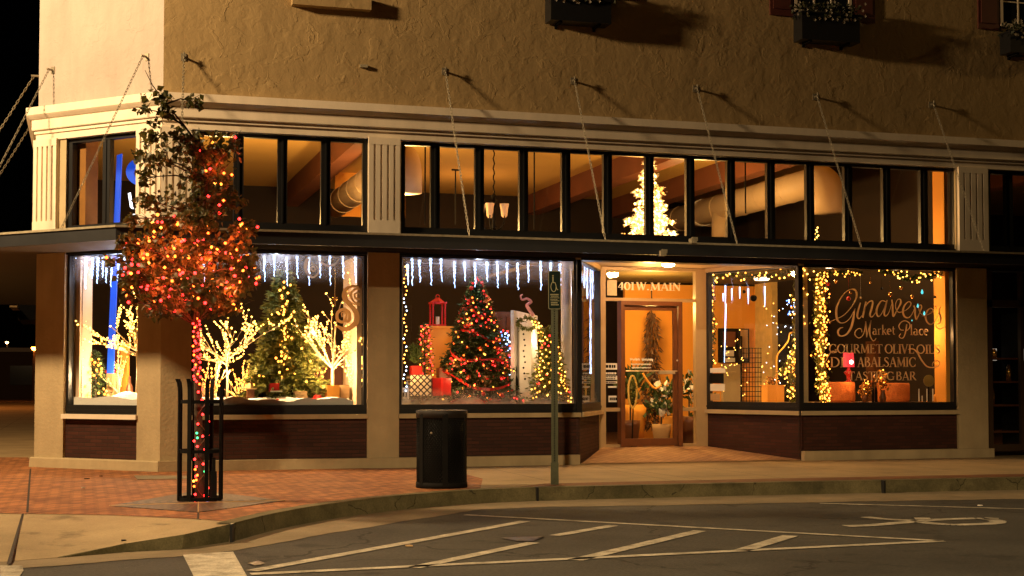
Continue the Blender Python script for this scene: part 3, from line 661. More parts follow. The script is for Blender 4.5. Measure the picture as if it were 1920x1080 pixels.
for (x, y), ub in (((268, 105), None), ((92, 130), None)):
    u, z = uz(C, x, y, .08)
    c = chain(C(u, .08, z), C(u+.03, 1.5, 3.19))
    part('wall_anchor', MB().tube([C(u, -.02, z), C(u, .12, z)], .016, 6).box(C, u-.035, u+.035, 0, .012, z-.05, z+.05), X['chain'], c)
for u in (.35, 3.2):
    c = chain(B(u, .08, 5.72), B(u, 1.5, 3.19)); part('wall_anchor', MB().tube([B(u, -.02, 5.72), B(u, .12, 5.72)], .016, 6), X['chain'], c)
# upper floor windows with shutters
X['pane_dark'] = plain('dark_window_glass', (.012, .014, .016), .08, var=.1)
X['shutter'] = plain('dark_red_shutter', (.10, .028, .02), .55, var=.2)
def upper_window(u0, u1, z0, lab=None):
    z1 = z0+1.5; t = .05
    wd = part('upper_window', MB().box(M, u0, u1, 0, .04, z0-.05, z0).box(M, u0, u0+t, 0, .035, z0, z1).box(M, u1-t, u1, 0, .035, z0, z1).box(M, u0, u1, 0, .04, z1, z1+.05), X['cream'], bld)
    part('pane', MB().box(M, u0+t, u1-t, -.01, .008, z0, z1), X['pane_dark'], wd)
    mb = MB()
    for k in (1, 2): mb.box(M, u0+t+(u1-u0-2*t)*k/3-.012, u0+t+(u1-u0-2*t)*k/3+.012, .008, .02, z0, z1)
    for k in (1, 2, 3): mb.box(M, u0+t, u1-t, .008, .018, z0+.36*k, z0+.36*k+.02)
    part('muntin', mb, X['cream'], wd)
    for a, b in ((u0-.42, u0-.02), (u1+.02, u1+.42)):
        s = MB().box(M, a, b, .0, .03, z0-.12, z1+.05)
        s.box(M, a+.05, b-.05, .03, .045, z0-.02, z1-.1)
        part('shutter', s, X['shutter'], wd)
u0, z0 = uz(M, 1488, 14); u1 = uz(M, 1595, 14)[0]
upper_window(u0, u1, z0-.03)
ub = uz(M, 1874, 44)
upper_window(ub[0], ub[0]+(u1-u0), ub[1])
ua = uz(M, 1030, 0)[0]; upper_window(ua, ua+(u1-u0), z0+.02)
sl = uz(M, 546, 4); sr = uz(M, 693, 20)[0]
part('ledge', MB().box(M, sl[0], sr, -.01, .14, sl[1]-.06, sl[1]+.12), X['stucco'], bld, label='projecting stucco ledge at the top of the picture')
# small wall tie
wt = uz(M, 686, 125); part('wall_anchor', MB().box(M, wt[0]-.09, wt[0]+.02, 0, .05, wt[1]-.02, wt[1]+.02), X['lip'], bld)
#PART3
# ------------------------------------------------------------------ inside the shop
ZC = 5.45
part('interior_floor', MB().prism([(-1.35, 2.0), (0, .4), (6.0, .4), (XL, YD+.05), (XR, YD+.05), (9.8, .4), (XE-.5, .4), (XE-.5, 11), (-1.35, 11)], .0, .06), plain('wood_floor', (.16, .08, .035), .5, var=.3), bld)
part('interior_ceiling', MB().poly([(-1.4, 11, ZC), (-1.4, 1.9, ZC), (.1, .28, ZC), (XE-.5, .28, ZC), (XE-.5, 11, ZC)]), X['ceil'], bld)
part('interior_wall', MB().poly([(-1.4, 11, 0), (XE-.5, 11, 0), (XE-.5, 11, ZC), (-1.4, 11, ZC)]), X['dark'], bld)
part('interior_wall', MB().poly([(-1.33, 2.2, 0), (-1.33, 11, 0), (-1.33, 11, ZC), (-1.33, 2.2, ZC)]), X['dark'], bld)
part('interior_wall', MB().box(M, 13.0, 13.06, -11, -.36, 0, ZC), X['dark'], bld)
def beam_x(pts): return sum(gp(x, y, ZC).x for x, y in pts)/len(pts)
for pts in (((541, 345), (602, 276)), ((989, 366), (1138, 304)), ((1300, 318), (1375, 297)), ((1600, 380), (1700, 345))):
    bx = beam_x(pts); print('beam', [gp(x, y, ZC).x for x, y in pts])
    part('ceiling_beam', MB().box(M, bx, bx+.32, -11, -.3, ZC-.42, ZC+.01), X['beam'], bld)
# display platforms behind the glass
shelf = plain('platform_paint', (.30, .20, .10), .8)
part('display_platform', MB().prism([P2(C(1.76, -.155, 0)), P2(C(.3, -.155, 0)), (.3, .155), (2.86, .155), (2.86, 1.7), (.6, 1.7), P2(C(1.76, -1.7, 0))], .75, .885), shelf, bld)
part('display_platform', MB().prism([(3.3, .17), (5.98, .17), (XL-.1, YD-.1), (3.3, YD-.1)], .75, .885), shelf, bld)
part('display_platform', MB().prism([(9.75, .17), (12.5, .17), (12.5, 1.7), (XR+.15, 1.7)], .75, .885), shelf, bld)
jc = plain('jamb_panel', (.62, .47, .33), .7, var=.08, scale=3)
# side panels that close the displays
def xat(x, Y, y=640): return at(x, y, Y).x
part('display_side', MB().box(M, 2.73, 2.80, -1.3, -.18, .89, 3.03), jc, bld)
part('display_side', MB().box(M, 3.33, 3.40, -1.0, -.18, .89, 3.03), jc, bld)
part('display_side', MB().box(M, 12.40, 12.47, -.50, -.18, .89, 5.0), X['orange'], bld)
part('display_side', MB().box(C, 1.68, 1.76, -.42, -.18, .89, 3.03), jc, bld); part('display_side', MB().box(C, 1.60, 1.76, -.42, -.18, 3.3, 4.9), plain('amber_panel', (.30, .13, .025), .7), bld)
part('display_post', MB().box(M, 9.80, 9.92, -.32, -.2, .89, 3.03), X['pillar'], bld)
part('display_column', MB().lathe((xat(1062, .7), .7, .89), [(.11, 0), (.11, .06), (.085, .1), (.08, 2.1), (.10, 2.14), (.10, 2.2)], 20), plain('pale_column_paint', (.55, .50, .48), .6), bld, smooth=True)
# low ceiling and orange wall behind the door
xo0, xo1 = xat(1172, 5.0), xat(1416, 5.0)
part('interior_wall', MB().box(M, xo0, xo1, -5.1, -5.0, .06, 3.06), X['orange'], bld, label='orange wall facing the door')
part('interior_wall', MB().box(M, xo1, xo1+.12, -5.0, -4.3, .06, 3.2), plain('yellow_post_paint', (.78, .56, .20), .7), bld, label='yellow post at the end of the orange wall')
part('interior_wall', MB().box(M, xo1+.5, 12.4, -6.1, -6.0, .06, 2.6), X['dark'], bld)
part('dropped_ceiling', MB().box(M, 6.0, xo1+.1, -5.1, -1.95, 3.10, 3.16), plain('olive_ceiling_paint', (.10, .07, .02), .8), bld)

# bulkhead plates where the ducts end
def plate(x0, x1, y0, y1, Y):
    a, b = at(x0, y1, Y), at(x1, y0, Y); part('bulkhead', MB().box(M, a.x, b.x, -Y-.04, -Y, a.z, b.z), X['orange'] if x0 < 1000 else X['duct'], bld)
plate(628, 760, 313, 405, 8.5); plate(1313, 1385, 345, 424, 10.4)
def duct(xs, ys, Yn, xf, yf, Yf, rr, tee=False, lab=''):
    a = at(xs, ys, Yn); b = Vector((a.x, Yf, a.z))
    t = thing('air_duct', lab, 'duct', (a.x, Yn, a.z))
    mb = MB().tube([a, b], rr, 24)
    for k in range(1, 7):
        p = a.lerp(b, k/7); mb.tube([p-Vector((0, .015, 0)), p+Vector((0, .015, 0))], rr*1.04, 24)
    part('pipe', mb, X['duct'], t, True)
    el = [a+Vector((0, -rr*1.3*math.sin(k*math.pi/10), -rr*1.3*(1-math.cos(k*math.pi/10)))) for k in range(6)]
    e = MB().tube(el+[el[-1]+Vector((0, 0, -rr*1.0))], rr*1.12, 24)
    part('outlet_hood', e, X['duct'], t, True)
    if tee:
        c = at(1424, 392, Yn+4); c = Vector((a.x, c.y, a.z)); part('branch', MB().tube([c, c-Vector((0, 0, rr*3.1))], rr*.9, 20), X['duct'], t, True)
        part('band', MB().tube([c+Vector((0, 1, 0)), c+Vector((0, 1.04, 0))], rr*1.1, 24), X['white'], t)
    return t
duct(1533, 340, 3.2, 1345, 396, 10.4, .27, True, 'large round ceiling duct seen through the transom panes above the shop name')
duct(750, 300, 2.4, 650, 360, 8.5, .25, False, 'round ceiling duct whose hood shows beside the fluted middle pilaster')
# chandelier
c = at(926, 395, 3.2)
ch = thing('chandelier', 'small chandelier of upturned cup shades hanging on a chain behind the transom', 'chandelier', (c.x, c.y, c.z))
part('chain', MB().tube([Vector((c.x+.012*math.sin(k*1.7), c.y, c.z+.28+k*(ZC-c.z-.28)/24)) for k in range(25)], .012, 5), X['iron'], ch)
part('body', MB().lathe((c.x, c.y, c.z-.33), [(.02, 0), (.05, .05), (.03, .12), (.025, .35), (.06, .42), (.02, .47), (.07, .50), (.02, .53), (.05, .57), (.015, .62)], 10), X['iron'], ch, True)
shade = glow('frosted_cup_shade', (1, .55, .22), .35)
for k in range(5):
    a = k*2*math.pi/5+.35; dx, dy = math.cos(a), math.sin(a)
    P = [(0, -.28), (.08, -.33), (.17, -.28), (.22, -.18), (.22, -.1)]
    ar = part('arm', MB().tube([Vector((c.x+dx*r, c.y+dy*r, c.z+z)) for r, z in catmull(P, 4)], .011, 6), X['iron'], ch, True)
    part('shade', MB().lathe((c.x+dx*.22, c.y+dy*.22, c.z-.1), [(.03, 0), (.055, .03), (.065, .14), (.08, .2)], 12, False), shade, ar, True)
# slim pendant rods
for x, y0, yb, Y in ((797, 262, 420, 2.6), (1002, 270, 430, 2.6), (854, 317, 420, 4.2), (1398, 290, 400, 2.8)):
    p = at(x, yb, Y); zt = ZC if x != 854 else at(x, y0, Y).z
    mb = MB().tube([p, (p.x, p.y, zt)], .014, 5)
    if x == 854: mb.box(Fr((p.x, p.y), (1, 0), (0, -1)), -.07, .07, -.01, .01, zt-.03, zt)
    solo('hanging_rod', mb, X['iron'], {797: 'thin dark rod hanging beside the duct hood', 1002: 'thin dark rod hanging right of the chandelier', 854: 'tall thin dark pole with a crossbar left of the chandelier', 1398: 'thin rod hanging in front of the large duct'}[x], 'rod', (p.x, p.y, p.z))
# unseen point lights added to brighten the ceiling, rooms and orange wall
for x, y, z, e, col in ((4.2, 3.6, 3.7, 330, (1, .56, .17)), (1.2, 3.8, 3.7, 260, (1, .56, .17)), (9.5, 3.6, 3.8, 230, (1, .56, .17)), (7.6, 1.5, 4.1, 110, (1, .42, .08)), (11.7, 1.0, 3.6, 14, (1, .48, .15)), (8.4, 3.0, 2.5, 215, (1, .53, .13)), (6.5, 8, 4.2, 60, (1, .5, .2)), (14.6, 3, 3.6, 30, (1, .5, .16))):
    lamp('room_fill', 'POINT', (x, y, z), e, col, .12)
# glowing shapes behind the corner glass that imitate a sign's reflection
blue = glow('blue_reflection_glow', (.008, .11, 1), .6); led = glow('white_reflection_glow', (.8, .85, 1), 3)
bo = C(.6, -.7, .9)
bs_ = thing('blue_reflection', 'tall blue glowing shapes with ring and white numerals imitating a reflection in the corner window', 'reflection', tuple(bo))
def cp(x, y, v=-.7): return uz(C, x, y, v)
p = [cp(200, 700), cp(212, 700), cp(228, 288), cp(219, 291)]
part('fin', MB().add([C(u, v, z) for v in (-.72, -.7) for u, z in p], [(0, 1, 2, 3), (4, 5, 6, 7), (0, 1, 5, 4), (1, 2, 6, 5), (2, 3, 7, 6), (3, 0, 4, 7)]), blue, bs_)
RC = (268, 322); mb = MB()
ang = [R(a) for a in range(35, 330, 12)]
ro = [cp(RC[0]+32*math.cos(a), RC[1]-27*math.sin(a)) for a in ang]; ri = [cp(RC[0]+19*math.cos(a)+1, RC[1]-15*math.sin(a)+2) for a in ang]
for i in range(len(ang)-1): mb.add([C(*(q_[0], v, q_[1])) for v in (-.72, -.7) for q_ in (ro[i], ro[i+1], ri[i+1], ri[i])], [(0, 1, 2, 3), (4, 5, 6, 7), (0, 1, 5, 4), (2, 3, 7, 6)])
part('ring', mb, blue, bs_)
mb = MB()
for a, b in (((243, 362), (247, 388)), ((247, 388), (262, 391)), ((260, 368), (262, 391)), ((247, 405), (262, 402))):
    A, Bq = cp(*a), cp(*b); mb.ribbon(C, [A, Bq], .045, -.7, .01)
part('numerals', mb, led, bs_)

# ------------------------------------------------------------------ builders for the displays
def twig_tree(p, h, spread, label, seed, group='bare twig trees wrapped in warm lights', fork=.42, nb=9, mat='bw', depth=3, r=.0115, tr=.022):
    rnd = random.Random(seed); p = Vector(p)
    t = thing('twig_tree', label, 'lit twig tree', tuple(p), group)
    mb = MB(); pts = []
    top = p+Vector((rnd.uniform(-.02, .02), 0, h*fork))
    tk = MB().tube([p, p.lerp(top, .5)+Vector((.012, 0, 0)), top], [tr, tr*.8, tr*.7], 7)
    part('trunk', tk, X['twig'], t, True)
    def grow(a, d, L, dep, rad):
        n = 4; q = a; P = [a]
        for i in range(n):
            d = (d+Vector((rnd.uniform(-.18, .18), rnd.uniform(-.18, .18), rnd.uniform(-.07, .11)))).normalized(); q = q+d*L/n; P.append(q)
            if rnd.random() < .62: pts.append(q+Vector((rnd.uniform(-.01, .01), -rad-.006, rnd.uniform(-.01, .01))))
            if dep and rnd.random() < .6: grow(q, (d+Vector((rnd.uniform(-.9, .9), rnd.uniform(-.7, .7), rnd.uniform(-.15, .5)))).normalized(), L*rnd.uniform(.4, .62), dep-1, rad*.6)
        mb.tube(P, [rad*(1-.6*i/n) for i in range(n+1)], 4)
        pts.append(q)
    for k in range(nb):
        a = 2*math.pi*k/nb+rnd.uniform(-.3, .3); el = rnd.uniform(.05, .72) if k > 1 else 1.3+.2*k
        d = Vector((math.cos(a)*spread*math.cos(el), math.sin(a)*spread*.6*math.cos(el), h*(1-fork)*math.sin(el))).normalized()
        L = spread*math.cos(el)+h*(1-fork)*.8*math.sin(el)
        grow(top-Vector((0, 0, rnd.uniform(0, .1)*h)), d, L*rnd.uniform(.75, 1), depth-1, .011)
    part('branches', mb, X['twig'], t)
    bulbs(t, pts, X[mat], r)
    return t
def needles(mb, c, d, rnd, n, L, wd, sp):
    for _ in range(n):
        o = c+Vector((rnd.gauss(0, sp), rnd.gauss(0, sp), rnd.gauss(0, sp*.7)))
        dd = (d+Vector((rnd.uniform(-.9, .9), rnd.uniform(-.9, .9), rnd.uniform(-.6, .6)))).normalized()*L*rnd.uniform(.6, 1.2)
        s = dd.cross(Vector((rnd.uniform(-1, 1), rnd.uniform(-1, 1), rnd.uniform(-1, 1)))).normalized()*wd
        mb.add([o-s, o+dd*.5-s*1.3, o+dd, o+dd*.5+s*1.3, o+s], [(0, 1, 2, 3, 4)])
def fir(p, h, rad, label, seed, mat='fir', dens=1.0, group=None, lights=None, extra=None, L=.055, wd=.006, name='christmas_tree', ragged=.25):
    rnd = random.Random(seed); p = Vector(p)
    t = thing(name, label, 'christmas tree', tuple(p), group)
    part('trunk', MB().tube([p, p+Vector((0, 0, h*.95))], [.03, .006], 6), X['trunk'], t)
    mb = MB(); nb = int(150*dens); spots = []
    for k in range(nb):
        f = (k+.5)/nb; z = h*(.06+.9*f**.85); rr = rad*(1-f**.95)*rnd.uniform(1-ragged, 1+ragged*.6)+.03; a = k*2.4
        d = Vector((math.cos(a), math.sin(a), -.18)); st = p+Vector((0, 0, z))
        m = max(3, int(rr/.045))
        for i in range(m):
            s = (i+1)/m; c = st+d*rr*s+Vector((0, 0, -.12*rr*s*s+.1*rr*s))
            needles(mb, c, d, rnd, int(9*dens), L, wd, .022+.015*(1-f))
            if s > .72: spots.append(c+d*.02)
    part('foliage', mb, X[mat], t)
    return t, spots
def string(label, pts, mats, base, seed=1, r=.013, cat='string lights', group=None, cord=None, share=None):
    rnd = random.Random(seed); t = thing('string_lights', label, cat, tuple(base), group)
    if cord: part('cord', MB().tube(cord, .004, 4), X['iron'], t)
    sel = {}
    for q_ in pts:
        m = rnd.choices(mats, share)[0]; sel.setdefault(m, []).append(q_)
    lim = max(10, 100//max(1, len(sel)))
    tot = sum(len(v) for v in sel.values())
    for m, v in sel.items(): bulbs(t, v, X[m], r, limit=int(100*len(v)/tot) if tot > 100 else 100)
    return t
def garland(path, rad, label, seed, n=700, nb=80, mat='fir', mats=('bw',), r=.012, cat='garland'):
    rnd = random.Random(seed); P = [Vector(q_) for q_ in path]
    t = thing('garland', label, cat, tuple(P[0])); mb = MB(); pts = []
    seg = [(P[i+1]-P[i]).length for i in range(len(P)-1)]; tot = sum(seg)
    def on(s):
        for i, L in enumerate(seg):
            if s <= L or i == len(seg)-1: return P[i].lerp(P[i+1], min(1, s/L)), (P[i+1]-P[i]).normalized()
            s -= L
    for k in range(n):
        q_, d = on(rnd.random()*tot); needles(mb, q_, d, rnd, 3, .06, .007, rad*.42)
    for k in range(nb):
        q_, d = on(tot*(k+rnd.random())/nb); o = Vector((rnd.gauss(0, rad*.6), rnd.uniform(-rad, rad*.2), rnd.gauss(0, rad*.6))); pts.append(q_+o)
    part('foliage', mb, X[mat], t)
    sel = {}
    for q_ in pts: sel.setdefault(rnd.choice(mats), []).append(q_)
    for m, v in sel.items(): bulbs(t, v, X[m], r, limit=int(100/len(sel)))
    return t
def icicles(fr, lst, v, label, base, r=.015, hazy=0):
    r *= 1.45
    t = thing('icicle_lights', label, 'icicle lights', tuple(base), 'icicle light strings along the window tops')
    us_ = []
    for x, y0, y1 in lst:
        u, za = uz(fr, x, y0, v); zb = uz(fr, x, y1, v)[1]; us_.append(u)
        n = 16; rnd = random.Random(int(x)); mb = MB()
        u += rnd.uniform(-.02, .02); v2 = v+rnd.uniform(-.03, .03); zb += rnd.uniform(-.03, .03); P = [fr(u+rnd.uniform(-.005, .005)+.02*rnd.random()*i/n, v2, za+(zb-za)*i/n) for i in range(n+1)]
        mb.tube(P, [r*(1-.75*(i/n))*(1.25 if i % 2 else .6)*rnd.uniform(.75, 1.2) for i in range(n+1)], 6)
        part('icicle', mb, X['ice'], t)
    zc = uz(fr, lst[0][0], lst[0][1]-3, v)[1]
    ks = sorted(us_); part('cord', MB().tube([fr(k_+(.5*(ks[min(i_+1, len(ks)-1)]-k_) if j_ else 0), v, zc+.01-(.02 if j_ else 0)) for i_, k_ in enumerate(ks) for j_ in (0, 1)], .004, 4), X['white'], t)
    return t
def boxthing(name, label, cat, x0, x1, y0, y1, Y, dep, mat, rz=0, group=None, extra=None):
    a, b = at(x0, y1, Y), at(x1, y0, Y); cx_ = (a.x+b.x)/2
    t = thing(name, label, cat, (cx_, Y+dep/2, a.z), group)
    mb = MB().cube((cx_, Y+dep/2, a.z), b.x-a.x, dep, b.z-a.z, rz)
    part('body', mb, mat, t)
    return t, cx_, a.z, b.z, (b.x-a.x)

# ------------------------------------------------------------------ snow, frost
def snow(poly, z0, label, seed, amp=.03):
    rnd = random.Random(seed); xs = [q_[0] for q_ in poly]; ys = [q_[1] for q_ in poly]
    def inside(x, y):
        c_ = False; n = len(poly)
        for i in range(n):
            (ax, ay), (bx, by) = poly[i], poly[(i+1) % n]
            if (ay > y) != (by > y) and x < (bx-ax)*(y-ay)/(by-ay)+ax: c_ = not c_
        return c_
    st = .05; nx = int((max(xs)-min(xs))/st)+2; ny = int((max(ys)-min(ys))/st)+2; idx = {}; mb = MB()
    for i in range(nx):
        for j in range(ny):
            x, y = min(xs)+i*st, min(ys)+j*st
            if inside(x, y):
                idx[i, j] = len(mb.v); mb.v.append(Vector((x, y, z0+amp*(1.5+.4*math.sin(x*5.3+1+seed)*math.cos(y*4.1)+.35*math.sin(x*13+y*7)+.25*rnd.random()+1.6*math.exp(-((x+.35)**2+(y-.95)**2)/.10)))))
    for (i, j) in idx:
        if (i+1, j) in idx and (i, j+1) in idx and (i+1, j+1) in idx: mb.f.append((idx[i, j], idx[i+1, j], idx[i+1, j+1], idx[i, j+1]))
    for (i, j) in list(idx):
        for a_, b_ in (((i, j), (i+1, j)), ((i, j), (i, j+1)), ((i, j), (i+1, j-1)), ((i, j), (i+1, j+1))):
            if a_ in idx and b_ in idx:
                p_, r_ = mb.v[idx[a_]], mb.v[idx[b_]]
                near = lambda c_: sum(((c_[0]+dx, c_[1]+dy) in idx) for dx in (-1, 0, 1) for dy in (-1, 0, 1)) < 9
                if near(a_) and near(b_): mb.add([p_, r_, (r_.x, r_.y, z0-.01), (p_.x, p_.y, z0-.01)], [(0, 1, 2, 3)])
    tag(part('snow_blanket', mb, X['snow'], None, True, loc=(poly[0][0], poly[0][1], z0)), label, 'snow blanket')
snow([(-1.18, 1.36), (-.12, .22), (.35, .125), (2.72, .125), (2.72, 1.65), (.6, 1.65), (-.1, 2.5)], .885, 'rumpled white snow blanket under the twig trees', 1, .055)
fr_w = (.80, .84, .92)
X['frost_glow_top'] = frostmat('spray_snow_and_glow', fr_w, 3.03, 2.58, .68, 4)  # spray snow whose bluish haze also stands for the icicle lights' glow
X['frost_bot'] = frostmat('spray_snow', (.8, .78, .76), .9, 1.16, .75, 5)
part('spray_snow', MB().rect(M, .46, 2.8, 2.6, 3.0, -.104), X['frost_glow_top'], W2)
part('spray_snow', MB().rect(C, .47, 1.75, 2.55, 3.0, -.104), X['frost_glow_top'], W1)
part('spray_snow', MB().rect(M, 3.36, 5.99, 2.6, 3.0, -.104), X['frost_glow_top'], W3)
part('spray_snow', MB().rect(M, 3.36, 5.99, .897, 1.2, -.106), X['frost_bot'], W3)
part('spray_snow', MB().rect(LF, .07, LLEN-.11, .897, 1.2, -.064), X['frost_bot'], W5)

# ------------------------------------------------------------------ corner window (W1)
icicles(C, [(142+10*k, 482, 520+((k*37) % 5)*5) for k in range(12)], -.22, 'bunched icicle lights across the corner window top', C(.9, -.22, 3), r=.016)
p = C(uz(C, 256, 748, -.55)[0], -.55, .91)
twig_tree(p, 1.45, .42, 'glowing twig tree beside the corner pier in the corner window', 11, fork=.55, nb=10)
u, z = uz(C, 178, 745, -.5); pb = C(u, -.5, .91)
tc, sp = fir(pb, .78, .17, 'small dark cone tree dotted with warm bulbs in the corner window', 3, dens=.5)
rnd = random.Random(5)
string('warm bulbs on the small cone tree in the corner window', [q_+Vector((-.02, -.02, 0)) for q_ in rnd.sample(sp, min(48, len(sp)))], ['bwt'], pb, r=.017)
u = uz(C, 152, 700, -.2)[0]
string('sparse white bulbs hanging down the corner window jamb', [C(u+random.uniform(-.03, .03), -.22, z_) for z_ in [.95+.12*k for k in range(8)]], ['bw'], C(u, -.22, .9), r=.008, cord=[C(u, -.22, .9), C(u+.02, -.22, 1.6), C(u, -.22, 2.9)])
for i, (x0, x1, y0, y1) in enumerate(((213, 224, 650, 730), (226, 238, 645, 725))):
    u0_, za = uz(C, x1, y1, -1.2); u1_, zb = uz(C, x0, y0, -1.2)
    o = MB().box(C, u0_, u1_, -1.25, -1.2, .885, zb); solo('wooden_post', o, X['orange'] if i else X['wood'], ['narrow red brown post behind the cone tree', 'narrow orange post behind the corner twig tree'][i], 'post', tuple(C(u0_, -1.2, .885)))
u, z = uz(C, 243, 720, -1.0); q_ = C(u, -1.0, .9)
solo('bottle', MB().lathe(tuple(q_), [(.05, 0), (.055, .1), (.05, .24), (.02, .3), (.018, .4)], 12), X['wood'], 'dark bottle standing by the corner twig tree', 'bottle', tuple(q_), smooth=True)
a = uz(C, 208, 735, -.9); q_ = C(a[0], -.9, .92)
t = thing('lantern_box', 'small red framed box behind the cone tree', 'lantern', tuple(q_)); part('body', MB().box(C, a[0]-.07, a[0]+.05, -.98, -.86, .9, 1.35), X['tan'], t); part('roof', MB().box(C, a[0]-.09, a[0]+.07, -1.0, -.84, 1.35, 1.39), X['redbox'], t)
# dark louvred shelf behind
sh = MB()
for k in range(12): sh.box(C, .95, 1.62, -1.35, -1.3, 1.0+.07*k, 1.035+.07*k)
solo('slatted_screen', sh, X['beam'], 'dark slatted screen behind the corner window display', 'screen', tuple(C(1.3, -1.3, 1)))

# ------------------------------------------------------------------ twig tree window (W2)
icicles(M, [(493, 480, 532), (515, 478, 522), (536, 482, 537), (559, 480, 525), (578, 482, 536), (598, 478, 523), (619, 479, 532), (645, 480, 525), (664, 482, 531), (676, 484, 560), (470, 480, 525), (448, 480, 530), (380, 480, 530), (400, 478, 520)], -.24, 'row of icicle lights above the twig trees', M(1.5, -.24, 3), r=.013)
def onsnow(x, Y, z=.905): q_ = at(x, 700, Y); return Vector((q_.x, Y, z))
b = onsnow(426, .75); twig_tree(b, 1.16, .60, 'glowing twig tree between the street tree and the green fir', 21, fork=.56, nb=12, depth=3)
b = onsnow(621, .75); twig_tree(b, 1.36, .60, 'tall glowing twig tree under the painted scroll', 22, fork=.44, nb=13, depth=3, tr=.034)
b = onsnow(668, .5); twig_tree(b, .78, .20, 'small dense lit twig bush against the window side', 23, fork=.2, nb=8, depth=3)
b = onsnow(403, .5); twig_tree(b, .80, .20, 'small lit twig bush behind the tree guard', 24, fork=.2, nb=7, depth=2, mat='bwt')
b = onsnow(452, .9); twig_tree(b, .62, .20, 'knee high lit twig bush between the first twig tree and the fir', 25, fork=.15, nb=8, depth=2, mat='bwt')
b = onsnow(592, 1.2); twig_tree(b, .70, .18, 'small lit twig bush peeping out behind the red sledge', 26, fork=.2, nb=7, depth=2, mat='bwt')
b = C(uz(C, 222, 700, -.9)[0], -.9, .95); twig_tree(b, .8, .22, 'small amber twig bush beside the corner posts', 27, fork=.2, nb=8, depth=2, mat='bwt')
b = onsnow(532, 1.0); t, sp = fir(b, 2.0, .58, 'full green fir between the two tall twig trees', 31, 'firy', 1.45, L=.10, wd=.014, ragged=.5)
rnd = random.Random(9)
pts = [Vector((b.x-.06+rnd.gauss(0, .06)+(.05 if k % 3 else 0), b.y-.38+.2*k/34+rnd.uniform(-.05, .03), b.z+.45+1.35*k/34)) for k in range(34)]
pts += [Vector((b.x+rnd.gauss(0, .2), b.y-.42+.1*rnd.random(), b.z+.25+rnd.random()*1.1)) for k in range(22)]
string('loose column of amber bulbs down the front of the green fir', pts, ['bwt'], b, r=.017)
t, cx_, za, zb, wd_ = boxthing('red_box', 'small red box chair below the green fir', 'box', 505, 524, 718, 735, .55, .1, X['red'])
part('ledge', MB().cube((cx_+.02, .52, za-.0), wd_*1.1, .14, .02), X['snow'], t)
t, cx_, za, zb, wd_ = boxthing('book', 'lower tan book in the pile at the snow', 'book', 554, 577, 741, 747.5, .5, .16, X['tan'], group='tan books on the snow')
t, cx_, za, zb, wd_ = boxthing('book', 'upper tan book in the pile at the snow', 'book', 553, 576, 733.5, 740.4, .5, .16, X['tan'], group='tan books on the snow')
q_ = onsnow(596, .5, .93); t = thing('sledge', 'red low sledge tray on the snow beside the crates', 'sledge', tuple(q_))
part('tray', MB().lathe(tuple(q_), [(.11, 0), (.15, .03), (.15, .045), (.07, .06), (.05, .10)], 16), X['red'], t); part('rail', MB().tube([q_+Vector((-.2, -.03, .0)), q_+Vector((0, -.03, .0)), q_+Vector((.2, -.03, .015))], .012, 5), X['red'], t)
boxthing('wooden_crate', 'light wooden crate hugging the tall twig tree', 'crate', 613, 637, 722, 751, .42, .18, X['orange'])
boxthing('wooden_crate', 'tan wooden crate next to the lit twig bush', 'crate', 638.5, 655, 722, 749, .5, .2, X['tan'])
for x, lab in ((489, 'dark bottle left of the red box'), (541, 'dark bottle between red box and books'), (548, 'second dark bottle right beside the books')):
    q_ = onsnow(x, .7, .92); solo('bottle', MB().lathe(tuple(q_), [(.03, 0), (.035, .1), (.03, .15), (.012, .19), (.012, .24)], 10), X['iron'] if x != 541 else X['gold'], lab, 'bottle', tuple(q_), smooth=True)
q_ = onsnow(521, .4, .955); solo('bauble', MB().ball(q_, .026, 12, 8), X['red'], 'pinkish red ball lying on the snow', 'ball ornament', tuple(q_), smooth=True)
t, cx_, za, zb, wd_ = boxthing('model_house', 'little thatched model house left of the fir', 'model house', 463, 477, 730, 749, .55, .12, X['wood'])
part('roof', MB().prism([(cx_-wd_*.75, .5), (cx_+wd_*.75, .5), (cx_+wd_*.75, .72), (cx_-wd_*.75, .72)], zb, zb+.02).lathe((cx_, .61, zb+.02), [(wd_*.7, 0), (wd_*.35, .06), (.01, .10)], 4), X['tan'], t)
solo('wooden_crate', MB().cube((onsnow(385, .9).x, .9, .89), .3, .2, .32), X['tan'], 'tan crate glimpsed behind the tree guard', 'crate', (onsnow(385, .9).x, .9, .89))
q_ = at(628, 560, .45); st = MB()
for k in range(3):
    a = k*math.pi/3+math.pi/6; st.tube([q_-Vector((math.cos(a), 0, math.sin(a)))*.045, q_+Vector((math.cos(a), 0, math.sin(a)))*.045], .005, 4)
st.tube([q_+Vector((0, 0, -.11)), q_+Vector((0, 0, .5))], .003, 4)
solo('hanging_star', st, X['gold'], 'small gold star on a thread above the tall twig tree', 'star ornament', tuple(q_))
